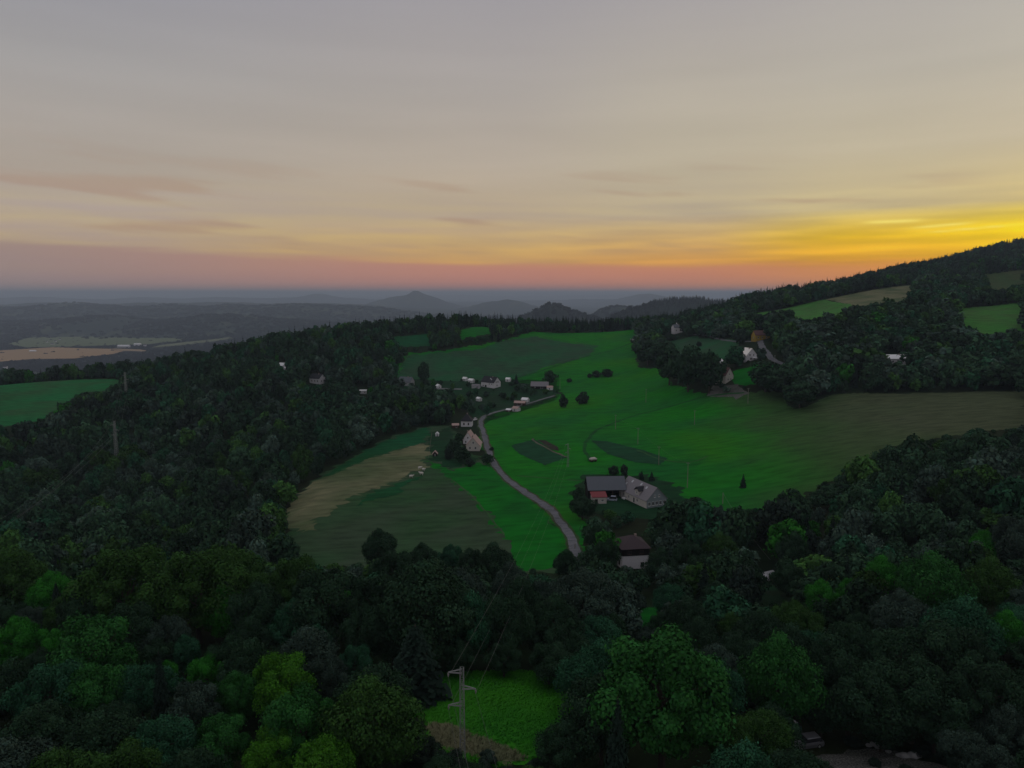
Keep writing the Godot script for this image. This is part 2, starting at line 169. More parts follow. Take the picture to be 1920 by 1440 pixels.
		[146.8,-709.8,180.4,-706.5,185.4,-594.6,168.6,-523.2,150.6,-512.1,137.4,-629.0],
		[254.1,-772.0,285.5,-749.1,341.6,-782.8,418.6,-814.6,473.0,-842.0,359.6,-641.0,314.1,-618.2,303.8,-635.7,279.7,-603.1,243.7,-602.6],
		[357.0,-578.4,375.2,-597.8,456.3,-633.6,374.2,-514.2,342.3,-512.3,347.3,-545.2],
		[615.4,-941.4,681.6,-951.8,550.4,-762.2,495.5,-747.3],
		[-129.1,-757.3,-89.7,-781.3,-84.3,-737.3,-118.6,-723.3],
		[-58.7,-782.4,-27.5,-815.7,-23.6,-786.9,-54.2,-759.5],
		[18.2,-100.9,23.2,-106.8,20.9,-96.2,17.2,-92.4],
		[43.3,-123.9,48.7,-126.5,45.4,-113.2,38.9,-110.0],
		[26.6,-59.1,28.8,-61.2,33.9,-63.3,37.4,-62.2,40.8,-60.5,39.8,-57.5,24.9,-55.6],
		[27.1,-271.1,44.7,-270.2,63.3,-248.4,56.1,-219.4,43.0,-205.2,28.7,-217.9,22.2,-229.9],
		[48.5,-138.1,53.0,-137.5,47.1,-121.8,42.8,-121.5],
		[27.7,-65.4,31.1,-66.3,28.2,-59.6,25.2,-59.1],
		[39.3,-76.3,41.2,-76.5,36.1,-66.7,34.4,-66.4],
		[26.8,-185.8,37.9,-186.1,28.9,-140.6,20.0,-137.7],
		[183.2,-566.8,189.4,-541.9,168.1,-479.2,157.0,-489.6],
		[207.3,-614.1,214.4,-589.3,193.8,-531.6,186.7,-551.9],
		[189.4,-541.9,193.8,-531.6,181.5,-466.6,169.7,-478.5],
		[193.4,-875.7,200.5,-831.7,179.2,-741.5,168.7,-761.9],
		[-18.0,-392.5,-8.5,-444.8,14.8,-487.1,32.9,-510.7,33.8,-483.3,0.0,-418.6,-16.2,-385.1],
		[-29.6,-631.0,-5.7,-630.1,-5.0,-549.1,-25.9,-551.5],
		[-37.8,-432.1,-18.0,-430.4,-13.1,-309.4,-28.7,-311.5],
		[154.1,-538.3,159.7,-514.5,142.1,-455.4,133.3,-463.1],
	],
]
const GARDENS := [
	[-109.5,-664.5,-30.5,-672.8,41.9,-652.1,38.2,-558.3,0.0,-502.0,-19.2,-457.3,-31.7,-520.6,-70.0,-576.4,-97.8,-591.5],
]
const HERO_TREES := [
	[9.2,-100.5,5.4,7.0,0],
	[13.2,-103.0,4.8,5.7,7],
	[10.1,-96.0,4.5,4.4,0],
	[15.0,-99.5,4.5,5.3,0],
	[-48.8,-114.0,7.9,10.1,2],
	[-34.4,-105.5,6.7,9.3,7],
	[-28.6,-82.0,8.1,9.6,4],
	[-87.4,-128.5,8.9,11.5,2],
	[-102.0,-139.0,13.6,16.3,1],
	[-56.5,-90.0,11.2,13.4,9],
	[-69.3,-102.0,5.5,7.2,2],
	[-48.3,-93.5,3.2,5.0,2],
	[-40.8,-89.5,5.1,7.1,2],
	[-37.0,-77.0,6.5,8.3,3],
	[-48.3,-99.0,4.6,6.8,7],
	[-66.1,-116.0,15.7,17.2,1],
	[-53.2,-114.5,15.5,16.9,1],
	[-74.2,-136.0,5.7,11.4,3],
	[-52.0,-102.5,6.2,9.1,3],
	[-76.1,-103.0,7.1,9.1,2],
	[-63.3,-84.5,7.0,9.0,0],
	[-56.2,-80.5,8.5,10.0,7],
	[-51.4,-81.5,8.0,9.3,9],
	[-46.5,-83.5,6.9,8.8,7],
	[-35.9,-115.5,5.7,9.1,7],
	[-29.2,-116.0,5.8,9.7,2],
	[-28.6,-99.0,4.6,7.8,7],
	[-23.7,-87.0,4.8,7.5,3],
	[-21.4,-90.5,4.9,7.3,7],
	[-22.5,-70.5,7.9,9.5,9],
	[-14.9,-69.0,9.8,10.8,1],
	[-24.6,-67.0,5.6,6.7,4],
	[-18.2,-63.5,6.3,7.5,4],
	[-18.0,-101.0,4.7,7.4,0],
	[-6.1,-102.5,8.6,11.1,7],
	[-13.2,-102.0,14.6,15.9,0],
	[-9.1,-118.0,9.9,12.8,3],
	[-14.0,-121.0,10.9,14.2,0],
	[-36.3,-186.5,10.4,13.4,0],
	[-16.7,-186.0,6.4,8.9,7],
	[-23.5,-177.5,7.5,10.5,0],
	[-26.6,-151.5,9.6,11.5,0],
	[-4.5,-166.0,9.0,11.6,0],
	[-9.9,-168.5,7.8,10.2,0],
	[-0.5,-134.5,8.5,11.8,3],
	[5.8,-123.0,7.8,10.8,3],
	[14.2,-176.5,6.4,8.3,0],
	[12.7,-118.5,12.0,14.4,3],
	[-7.5,-96.5,4.5,5.7,0],
	[-1.2,-96.5,5.2,5.2,0],
	[5.3,-95.0,7.1,6.3,0],
	[-30.5,-108.0,12.2,14.5,0],
	[-51.3,-126.5,12.4,14.8,1],
	[-40.1,-125.0,10.5,13.6,1],
	[-23.3,-114.5,9.5,12.2,0],
	[-40.7,-108.0,8.9,12.4,0],
	[-21.6,-101.5,6.9,10.3,0],
	[-0.8,-102.5,8.5,11.7,0],
	[6.6,-104.5,8.6,11.1,0],
	[16.6,-73.5,15.5,16.8,9],
	[10.0,-74.5,9.2,10.9,0],
	[29.9,-79.0,7.0,7.5,1],
	[25.1,-77.5,5.8,6.9,1],
	[26.7,-87.0,7.8,10.0,7],
	[36.1,-90.5,9.7,13.5,9],
	[33.7,-103.5,4.5,7.1,0],
	[31.5,-136.0,6.9,9.0,7],
	[23.6,-136.5,5.9,8.3,3],
	[31.2,-120.0,7.4,9.6,0],
	[77.4,-142.5,7.1,9.9,2],
	[75.0,-121.5,11.1,13.3,9],
	[70.6,-150.0,4.1,6.5,5],
	[61.0,-134.0,6.0,8.4,2],
	[69.0,-138.5,4.8,7.1,2],
	[63.2,-110.0,10.1,12.0,3],
	[68.4,-101.5,10.8,12.7,7],
	[77.5,-105.5,5.9,8.1,2],
	[86.2,-122.5,8.5,11.0,1],
	[111.1,-160.5,6.8,11.5,2],
	[114.7,-157.0,9.9,14.8,3],
	[49.5,-118.5,7.3,9.4,1],
	[42.1,-113.5,7.8,9.3,0],
	[51.0,-117.0,6.3,8.1,1],
	[51.1,-101.0,10.0,11.8,0],
	[56.3,-97.5,10.4,12.4,0],
	[62.9,-94.5,11.5,12.6,0],
	[52.7,-87.0,10.5,12.3,0],
	[45.1,-88.5,10.0,11.8,0],
	[60.7,-85.5,9.6,11.5,0],
	[61.1,-81.5,5.6,7.1,3],
	[53.3,-77.5,5.8,6.7,3],
	[53.5,-72.5,6.5,6.9,3],
	[41.7,-89.0,6.0,7.0,0],
	[48.0,-85.5,8.4,9.0,0],
	[54.2,-84.5,7.6,8.2,0],
	[-38.9,-92.5,6.3,8.7,0],
	[-38.6,-99.5,6.0,8.8,0],
	[-59.0,-102.5,8.5,11.0,0],
	[-72.0,-113.0,8.5,11.0,0],
	[-59.4,-114.5,6.9,10.2,0],
	[-50.7,-70.0,7.9,8.6,0],
	[-42.4,-67.5,8.1,8.7,0],
	[-35.9,-67.5,7.1,8.4,7],
	[-30.8,-69.5,6.3,7.3,9],
	[-33.6,-81.0,5.5,7.6,9],
	[-37.0,-62.5,7.0,7.6,1],
	[-43.6,-62.5,7.5,7.3,1],
	[-31.2,-63.0,6.2,6.5,0],
	[16.9,-112.5,5.9,7.6,0],
	[30.6,-110.5,6.6,8.6,0],
	[39.4,-121.5,5.5,6.5,1],
	[27.4,-124.0,4.7,5.5,0],
	[41.1,-136.0,7.2,9.2,0],
	[37.3,-170.5,7.7,10.0,0],
	[46.9,-182.5,8.2,10.6,0],
	[58.1,-191.5,8.6,10.3,1],
	[73.0,-213.5,6.4,7.6,2],
	[46.8,-166.5,7.5,9.7,0],
	[55.2,-160.5,7.2,9.3,0],
	[75.9,-184.0,8.3,11.5,0],
	[63.1,-152.0,6.9,8.8,0],
	[25.1,-202.0,6.1,10.3,0],
	[25.2,-180.0,6.8,10.7,0],
	[45.1,-200.0,7.5,10.5,0],
]
const FIELD_TREES := [
	[45.1,-87.0,2.2,1.2,8],
	[49.4,-86.1,1.9,1.1,8],
	[52.5,-84.0,2.3,1.3,8],
	[54.2,-81.7,2.5,1.5,8],
	[45.3,-81.9,1.6,1.0,8],
	[48.2,-80.0,2.0,1.2,8],
	[-6.7,-69.3,3.9,2.9,8],
	[-9.9,-72.5,3.9,2.9,8],
	[-3.1,-68.7,2.7,1.8,8],
	[-0.3,-69.3,2.3,1.4,8],
	[-12.2,-76.4,3.6,2.8,8],
	[2.6,-70.6,2.7,2.0,8],
	[34.0,-632.2,12.3,12.1,0],
	[52.4,-522.0,11.0,8.4,8],
	[37.5,-513.0,6.9,9.0,8],
	[52.1,-637.7,4.8,3.9,8],
	[77.6,-649.3,9.8,5.5,8],
	[86.9,-645.6,10.7,6.9,8],
	[71.4,-650.4,4.9,4.0,8],
	[92.8,-277.6,3.1,6.2,6],
	[-78.9,-630.9,11.4,19.3,0],
	[-12.5,-344.8,6.2,5.8,0],
	[-11.0,-377.0,2.8,2.0,8],
	[56.6,-302.1,2.7,4.6,6],
	[60.5,-299.7,3.2,4.6,6],
	[26.0,-268.4,5.2,6.2,0],
	[25.4,-248.1,10.3,8.6,0],
	[67.5,-256.1,8.1,5.1,0],
	[45.9,-313.4,4.7,4.1,8],
	[50.1,-309.7,3.7,5.5,8],
	[-12.8,-88.4,10.0,11.0,6],
	[3.9,-643.3,5.8,9.9,6],
	[-166.0,-851.4,12.8,6.5,0],
	[-162.3,-858.2,14.2,12.5,0],
	[165.7,-459.9,24.2,19.4,0],
	[173.5,-447.9,23.6,18.9,0],
	[172.9,-420.9,22.1,16.1,0],
	[120.2,-537.8,24.2,29.7,0],
	[125.0,-499.3,23.3,30.6,0],
	[134.7,-479.8,19.8,28.7,0],
	[127.3,-661.1,21.9,22.8,0],
	[153.0,-725.4,21.8,13.9,0],
	[145.9,-536.0,20.1,14.4,0],
	[-30.2,-394.3,5.3,6.0,0],
	[-30.6,-361.8,7.6,9.2,0],
	[-24.7,-350.1,7.9,8.0,0],
	[-32.9,-357.1,4.3,6.6,8],
	[-21.0,-341.9,5.1,3.9,8],
	[170.2,-530.8,8.8,8.1,0],
	[165.0,-526.5,8.7,9.3,0],
	[187.6,-541.1,3.3,9.5,6],
	[281.1,-722.0,11.9,11.1,0],
	[282.0,-745.7,11.2,10.3,0],
	[183.5,-696.9,5.2,5.3,8],
	[175.8,-901.1,20.3,11.0,0],
]
const SPOTS := {
	"shed_0": Vector3(-43.7,9.2,-656.3),
	"shed_1": Vector3(-37.5,8.3,-651.0),
	"shed_2": Vector3(-3.5,8.9,-654.3),
	"shed_3": Vector3(28.1,7.7,-629.3),
	"shed_4": Vector3(32.9,6.9,-610.7),
	"shed_5": Vector3(10.5,4.7,-554.9),
	"shed_6": Vector3(3.1,4.2,-514.3),
	"shed_7": Vector3(212.0,49.5,-906.6),
	"shed_8": Vector3(-207.9,19.6,-652.1),
	"wall_a": Vector3(-74.7,7.1,-615.7),
	"wall_b": Vector3(-44.1,5.7,-619.4),
	"white_house": Vector3(33.8,13.4,-193.5),
	"barn": Vector3(37.4,8.8,-275.0),
	"long_house": Vector3(54.7,8.9,-263.7),
	"gable_house": Vector3(-20.8,5.3,-377.4),
	"cottage": Vector3(-29.0,5.3,-447.2),
	"plaster_house": Vector3(-19.1,6.0,-631.0),
	"forest_house": Vector3(-167.8,13.2,-608.6),
	"dark_house": Vector3(-93.8,9.1,-625.4),
	"small_white": Vector3(-65.0,6.8,-621.3),
	"grey_barn": Vector3(24.5,6.9,-620.9),
	"hill_house": Vector3(188.8,45.1,-814.1),
	"yellow_house": Vector3(215.6,50.2,-613.0),
	"bright_house": Vector3(176.7,40.1,-525.1),
	"spire_house": Vector3(148.3,28.7,-494.7),
	"wood_house": Vector3(269.2,40.9,-496.8),
	"shelter": Vector3(140.7,34.9,-820.8),
	"pylon": Vector3(-5.3,38.9,-70.5),
	"lattice_mast": Vector3(26.8,7.3,-332.5),
	"wood_pylon": Vector3(-235.3,-11.9,-413.6),
	"wood_pylon_far": Vector3(-301.7,2.9,-549.6),
	"car": Vector3(38.7,31.0,-86.5),
	"dark_car": Vector3(37.8,30.9,-87.9),
	"van_heap": Vector3(47.9,30.6,-87.0),
	"junk": Vector3(50.2,31.0,-84.7),
	"yard_pole": Vector3(48.3,30.1,-91.1),
	"sheep_a": Vector3(-44.8,5.2,-336.9),
	"sheep_b": Vector3(-42.6,5.2,-333.7),
	"sheep_c": Vector3(-42.6,5.2,-325.6),
	"sheep_d": Vector3(-46.7,5.2,-320.8),
	"white_car": Vector3(-25.3,4.5,-474.9),
	"pink_shed": Vector3(-35.9,5.4,-443.5),
	"long_shed": Vector3(6.2,4.3,-541.1),
	"hut": Vector3(-2.3,3.9,-513.6),
	"hay_hut": Vector3(-40.4,5.2,-365.4),
	"white_shed": Vector3(-44.5,5.6,-415.3),
	"tunnel_a": Vector3(65.5,14.9,-178.5),
	"tunnel_b": Vector3(69.1,14.3,-183.6),
	"trailer": Vector3(39.8,7.9,-340.9),
	"light_shed": Vector3(-121.6,8.7,-574.7),
	"white_shed_b": Vector3(-26.7,3.7,-567.0),
	"far_white": Vector3(-213.1,20.2,-655.9),
	"pole_0": Vector3(72.7,9.9,-286.5),
	"pole_1": Vector3(68.7,10.2,-325.0),
	"pole_2": Vector3(67.5,9.7,-373.7),
	"pole_3": Vector3(62.3,8.8,-420.5),
	"pole_4": Vector3(95.5,12.6,-500.6),
	"pole_5": Vector3(107.4,13.0,-411.5),
	"pole_6": Vector3(149.5,20.6,-444.8),
	"pole_7": Vector3(79.9,10.7,-261.3),
	"pole_8": Vector3(41.6,7.4,-610.0),
	"pole_9": Vector3(19.8,10.1,-214.8),
	"junk_b": Vector3(84.6,12.1,-223.2),
	"pole_10": Vector3(183.0,38.3,-492.5),
	"red_annex": Vector3(34.4,8.8,-271.4),
	"park_car_a": Vector3(45.2,8.8,-275.7),
	"park_car_b": Vector3(43.9,8.8,-272.7),
}
# crest lines of the far hills: distance, half width, [x, y, ...], roughness
const RIDGES := [
	[12500, 1400, [-12697,-123,-8961,-105,-8118,-68,-7093,-95,-6345,-68,-5879,-77,-5038,-58,-4293,-86,-3359,-77,-2614,-105,-1868,-160,-561,-225,1309,-263], 0.5, 14],
	[3500, 330, [263,-98,367,-71,446,-48,524,-14,602,15,705,51,809,64,940,59,1006,48,1125,17,1284,-40], 1, 10],
	[9000, 1500, [-8205,-97,-6456,-90,-6052,-90,-5814,-64,-5577,-30,-5310,-64,-4908,-84,-4505,-77,-4301,-50,-4034,-84,-3765,-77,-3562,-50,-3227,-70,-2688,-50,-2285,-64,-1748,-90,-1346,-144,-943,-191,-404,-204,269,-211,1617,-211,3639,-244], 0.6, 14],
	[6300, 800, [-5755,-144,-4247,-163,-3915,-135,-3630,-107,-3349,-144,-3115,-163,-2877,-130,-2639,-97,-2404,-107,-2076,-144,-1511,-177,-850,-201,189,-229], 0.8, 12],
	[24000, 2600, [-22558,-88,-17185,-70,-16107,-17,-14860,-88,-13609,-124,-12350,-35,-11279,-88,-10023,-35,-8235,-70,-7159,-35,-6799,18,-6493,89,-6173,18,-5728,-53,-4655,-106,-2866,-195,-1075,-195,716,-142,2507,-106,6087,-88], 0.3, 25],
	[16000, 1700, [-4306,-290,-3586,-219,-3226,-159,-3045,-88,-2865,-29,-2625,19,-2433,42,-2290,78,-2217,125,-2157,161,-2086,137,-2003,90,-1849,42,-1730,-5,-1433,-112,-1076,-231,-479,-314], 0.3, 8],
	[13000, 1300, [-1361,-257,-874,-170,-680,-122,-534,-74,-291,-45,-116,-16,19,-26,194,-64,388,-122,632,-199,972,-277], 0.5, 10],
	[20000, 2000, [1196,-355,2091,-236,2835,-103,3281,1,3578,75,3876,75,4175,30,4476,-58,5075,-147,6571,-207], 0.4, 14],
	[44000, 4000, [-15098,-237,-8531,-106,-3608,-9,-328,-74,2952,-41,5576,-9,7871,56,10163,154,12460,121,13769,186,15411,121,17056,-9,20998,-106], 0.15, 40],
	[4100, 420, [-61,-99,31,-62,92,-29,153,-4,190,14,230,26,270,17,352,-10,429,-38,522,-68,615,-99], 1, 8],
	[5600, 600, [503,-143,629,-85,732,-31,837,-14,962,-22,1131,-56,1426,-118], 1, 12],
]
const FAR_FIELDS := [
	[[0.36, 0.24, 0.13], [-2895,-3844,-2857,-3953,-2787,-4069,-2712,-4191,-2474,-4108,-2281,-4069,-2147,-3916,-2095,-3708,-2132,-3581,-2141,-3462,-2330,-3434,-2389,-3298,-2450,-3247], "tan stubble field in the hazy valley"],
	[[0.3, 0.22, 0.14], [-2313,-4108,-2220,-4069,-2117,-4029,-2039,-3953,-2016,-3880,-2123,-3916,-2217,-3953], "narrow pinkish field strip in the hazy valley"],
	[[0.13, 0.16, 0.08], [-3168,-4458,-3367,-4871,-3495,-5170,-3511,-5438,-3529,-5734,-3457,-6063,-3546,-6433,-3609,-6741,-3262,-6063,-3001,-5438,-2686,-5108,-2388,-5046,-2226,-4815,-2279,-4458,-2606,-4276,-2869,-4191], "pale green fields sloping up the hazy valley side"],
	[[0.16, 0.18, 0.1], [-2117,-4149,-2167,-4365,-2135,-4655,-2074,-4928,-2050,-5170,-1979,-5046,-1981,-4707,-2024,-4411], "long light green field strip along the valley wood"],
]
const FAR_HOUSES := [
	[-3395,-5509,10,"small white far house high on the pale valley slope",16,10,7],
	[-2996,-4655,-20,"white far house at the upper edge of the valley village",15,10,6],
	[-2859,-4411,15,"broad white far house at the valley village centre",18,10,6],
	[-3104,-4871,40,"tiny white far house above the valley village",12,9,6],
	[-3018,-4604,-35,"tiny white far house beside the valley village",12,9,6],
	[-2318,-4233,0,"long white far hall beside the pinkish strip",70,18,7],
	[-2305,-4365,4,"shorter white far hall beside the long one",40,16,7],
	[-2236,-4320,-6,"small white far house next to the two halls",14,10,6],
	[-2624,-3880,0,"low white far hall on the tan stubble field",34,14,5],
	[-1634,-4604,12,"lone white far house at the foot of the wooded crest",14,10,6],
	[-2161,-3012,8,"white far house below the tan stubble field",14,10,6],
	[-1501,-3012,0,"pale flat far hall behind the mast ridge",60,20,6],
]

const CAM_Y := 90.0
const X0 := -960.0
const Z0 := 84.0
const CELL := 12.0
const CELLS := 200
const PLAIN := -330.0 + CAM_Y

var heights := PackedFloat32Array()
var slopes := PackedVector3Array()
var rng := RandomNumberGenerator.new()
var taken := {}
var M := {}
var noise_a := FastNoiseLite.new()
var noise_b := FastNoiseLite.new()

# ---------------------------------------------------------------- naming
func numbered(called: String) -> String:
	var n: int = taken.get(called, 0)
	taken[called] = n + 1
	return called if n == 0 else "%s_%03d" % [called, n]

func tag(o: Node, label: String, category: String, group := "", kind := "") -> void:
	if label: o.set_meta("label", label)
	if category: o.set_meta("category", category)
	if group: o.set_meta("group", group)
	if kind: o.set_meta("kind", kind)

func thing(called: String, label: String, category: String, at := Vector3.ZERO, turn := 0.0, group := "") -> Node3D:
	var o := Node3D.new()
	o.name = numbered(called)
	add_child(o)
	o.position = at
	o.rotation.y = deg_to_rad(turn)
	tag(o, label, category, group)
	return o

func part(called: String, mesh: Mesh, mat: Material, parent: Node) -> MeshInstance3D:
	var o := MeshInstance3D.new()
	o.name = called if parent != self else numbered(called)
	o.mesh = mesh
	if mat: o.set_surface_override_material(0, mat)
	parent.add_child(o, true)
	return o

func lin(r: float, g: float, b: float) -> Color:
	return Color(r, g, b).linear_to_srgb()

func mat(called: String, c: Color, rough := 0.85, spec := 0.3, metal := 0.0) -> StandardMaterial3D:
	var m := StandardMaterial3D.new()
	m.resource_name = called
	m.albedo_color = c
	m.roughness = rough
	m.metallic_specular = spec
	m.metallic = metal
	M[called] = m
	return m

# ---------------------------------------------------------------- solids
func begin() -> SurfaceTool:
	var st := SurfaceTool.new()
	st.begin(Mesh.PRIMITIVE_TRIANGLES)
	st.set_smooth_group(-1)
	return st

func done(st: SurfaceTool) -> ArrayMesh:
	st.generate_normals()
	return st.commit()

func face(st: SurfaceTool, p: Array, inside: Vector3) -> void:
	var mid := Vector3.ZERO
	for q in p: mid += q
	mid /= p.size()
	var n: Vector3 = (p[1] - p[0]).cross(p[2] - p[0])
	var flip := n.dot(mid - inside) > 0.0          # front faces run clockwise
	for k in range(1, p.size() - 1):
		if flip:
			st.add_vertex(p[0]); st.add_vertex(p[k + 1]); st.add_vertex(p[k])
		else:
			st.add_vertex(p[0]); st.add_vertex(p[k]); st.add_vertex(p[k + 1])

func box(st: SurfaceTool, c: Vector3, s: Vector3, b := Basis.IDENTITY) -> void:
	var v := []
	for x in [-0.5, 0.5]:
		for y in [-0.5, 0.5]:
			for z in [-0.5, 0.5]:
				v.append(c + b * Vector3(x * s.x, y * s.y, z * s.z))
	for f in [[0, 1, 3, 2], [4, 5, 7, 6], [0, 1, 5, 4], [2, 3, 7, 6], [0, 2, 6, 4], [1, 3, 7, 5]]:
		face(st, [v[f[0]], v[f[1]], v[f[2]], v[f[3]]], c)

func bar(st: SurfaceTool, a: Vector3, b: Vector3, w: float, h := -1.0) -> void:
	var d := (b - a)
	var up := Vector3.UP if absf(d.normalized().y) < 0.95 else Vector3.RIGHT
	var z := d.normalized()
	var x := up.cross(z).normalized()
	box(st, (a + b) / 2.0, Vector3(w, h if h > 0.0 else w, d.length()), Basis(x, z.cross(x), z))

func tube(st: SurfaceTool, pts: Array, radii: Array, sides := 8, cap := true) -> void:
	var rings := []
	for k in pts.size():
		var d: Vector3 = (pts[mini(k + 1, pts.size() - 1)] - pts[maxi(k - 1, 0)]).normalized()
		var x := (Vector3.UP if absf(d.y) < 0.95 else Vector3.RIGHT).cross(d).normalized()
		var y := d.cross(x)
		var ring := []
		for s in sides:
			var a := TAU * s / sides
			ring.append(pts[k] + (x * cos(a) + y * sin(a)) * radii[k])
		rings.append(ring)
	for k in pts.size() - 1:
		for s in sides:
			var e := (s + 1) % sides
			face(st, [rings[k][s], rings[k][e], rings[k + 1][e], rings[k + 1][s]], (pts[k] + pts[k + 1]) / 2.0)
	if cap:
		face(st, rings[-1], pts[-2])
		face(st, rings[0], pts[1])

# ---------------------------------------------------------------- land
func raw_height(x: float, z: float) -> float:
	var h: float = GROUND_PLANE[0] + GROUND_PLANE[1] * x / 500.0 + GROUND_PLANE[2] * z / 500.0
	for i in range(0, GROUND_POINTS.size(), 3):
		var dx: float = (x - GROUND_POINTS[i]) / 500.0
		var dz: float = (z - GROUND_POINTS[i + 1]) / 500.0
		var r := dx * dx + dz * dz
		h += GROUND_POINTS[i + 2] * 0.5 * r * log(r + 1e-9)
	return h

func make_land() -> void:
	heights.resize((CELLS + 1) * (CELLS + 1))
	slopes.resize(heights.size())
	for j in CELLS + 1:
		var z := Z0 - CELL * j
		for i in CELLS + 1:
			var x := X0 + CELL * i
			var e := maxf(smoothstep(2100.0, 2316.0, -z), smoothstep(-760.0, -960.0, x) * smoothstep(900.0, 1500.0, -z))
			var h := 0.0 if e >= 1.0 else raw_height(x, z)
			heights[j * (CELLS + 1) + i] = lerpf(h, -330.0, e) + CAM_Y
	for j in CELLS + 1:
		for i in CELLS + 1:
			var a := heights[j * (CELLS + 1) + maxi(i - 1, 0)] - heights[j * (CELLS + 1) + mini(i + 1, CELLS)]
			var b := heights[mini(j + 1, CELLS) * (CELLS + 1) + i] - heights[maxi(j - 1, 0) * (CELLS + 1) + i]
			slopes[j * (CELLS + 1) + i] = Vector3(a, 2.0 * CELL, b).normalized()

func land(x: float, z: float) -> float:
	var fx := clampf((x - X0) / CELL, 0.0, CELLS - 0.001)
	var fz := clampf((Z0 - z) / CELL, 0.0, CELLS - 0.001)
	var i := int(fx)
	var j := int(fz)
	var a := fx - i
	var b := fz - j
	var k := j * (CELLS + 1) + i
	if a >= b:
		return heights[k] + (heights[k + 1] - heights[k]) * a + (heights[k + CELLS + 2] - heights[k + 1]) * b
	return heights[k] + (heights[k + CELLS + 1] - heights[k]) * b + (heights[k + CELLS + 2] - heights[k + CELLS + 1]) * a

func land_normal(x: float, z: float) -> Vector3:
	var i := clampi(int(round((x - X0) / CELL)), 0, CELLS)
	var j := clampi(int(round((Z0 - z) / CELL)), 0, CELLS)
	return slopes[j * (CELLS + 1) + i]

func soft_normal(x: float, z: float) -> Vector3:
	var fx := clampf((x - X0) / CELL, 0.0, CELLS - 0.001)
	var fz := clampf((Z0 - z) / CELL, 0.0, CELLS - 0.001)
	var k := int(fz) * (CELLS + 1) + int(fx)
	var a := fx - int(fx)
	var b := fz - int(fz)
	return slopes[k].lerp(slopes[k + 1], a).lerp(slopes[k + CELLS + 1].lerp(slopes[k + CELLS + 2], a), b).normalized()

func on_land(x: float, z: float, up := 0.0) -> Vector3:
	return Vector3(x, land(x, z) + up, z)

func corners(flat: Array) -> PackedVector2Array:
	var p := PackedVector2Array()
	for k in range(0, flat.size(), 2): p.append(Vector2(flat[k], flat[k + 1]))
	return p

func sheet_mesh(outline: PackedVector2Array, lift: float, tint: Callable) -> ArrayMesh:
	# the land's own triangles, cut along the outline and laid a hand's breadth above the soil
	var lo := outline[0]
	var hi := outline[0]
	for p in outline:
		lo = lo.min(p)
		hi = hi.max(p)
	var v := PackedVector3Array()
	var n := PackedVector3Array()
	var c := PackedColorArray()
	for j in range(maxi(0, int((Z0 - hi.y) / CELL)), mini(CELLS, int((Z0 - lo.y) / CELL) + 1)):
		for i in range(maxi(0, int((lo.x - X0) / CELL)), mini(CELLS, int((hi.x - X0) / CELL) + 1)):
			var q := [Vector2(X0 + CELL * i, Z0 - CELL * j), Vector2(X0 + CELL * (i + 1), Z0 - CELL * j), Vector2(X0 + CELL * (i + 1), Z0 - CELL * (j + 1)), Vector2(X0 + CELL * i, Z0 - CELL * (j + 1))]
			for t in [[q[0], q[1], q[2]], [q[0], q[2], q[3]]]:
				var tri := PackedVector2Array(t)
				var all := true
				for p in t: all = all and Geometry2D.is_point_in_polygon(p, outline)
				var pieces: Array = [tri] if all else Geometry2D.intersect_polygons(tri, outline)
				for piece in pieces:
					var idx := Geometry2D.triangulate_polygon(piece)
					for k in range(0, idx.size(), 3):
						var a: Vector2 = piece[idx[k]]
						var b: Vector2 = piece[idx[k + 1]]
						var d: Vector2 = piece[idx[k + 2]]
						if (b - a).cross(d - a) < 0.0:          # clockwise seen from above
							var s := b
							b = d
							d = s
						for p in [a, b, d]:
							v.append(Vector3(p.x, land(p.x, p.y) + lift, p.y))
							n.append(soft_normal(p.x, p.y))
							c.append(tint.call(p))
	var arr := []
	arr.resize(Mesh.ARRAY_MAX)
	arr[Mesh.ARRAY_VERTEX] = v
	arr[Mesh.ARRAY_NORMAL] = n
	arr[Mesh.ARRAY_COLOR] = c
	var m := ArrayMesh.new()
	m.add_surface_from_arrays(Mesh.PRIMITIVE_TRIANGLES, arr)
	return m

func roughen(outline: PackedVector2Array, amp: float, step := 1.5) -> PackedVector2Array:
	# mown and ploughed edges are never quite straight
	var out := PackedVector2Array()
	for k in outline.size():
		var a := outline[k]
		var b := outline[(k + 1) % outline.size()]
		var n := maxi(1, int(a.distance_to(b) / step))
		for s in n:
			var p := a.lerp(b, float(s) / n)
			out.append(p + Vector2(noise_b.get_noise_2d(p.x * 4.0, p.y * 4.0), noise_b.get_noise_2d(p.x * 4.0 + 900.0, p.y * 4.0)) * amp + Vector2(noise_b.get_noise_2d(p.x, p.y), noise_b.get_noise_2d(p.x + 400.0, p.y)) * amp * 0.8)
	return out

func patchy(a: Color, b: Color, share: float, p: Vector2, freq := 1.0) -> Color:
	# two kinds of grass in drifts
	var k := noise_a.get_noise_2d(p.x * freq, p.y * freq) * 1.3 + noise_b.get_noise_2d(p.x * freq, p.y * freq) * 0.8
	return a.lerp(b, clampf(share + k, 0.0, 1.0))

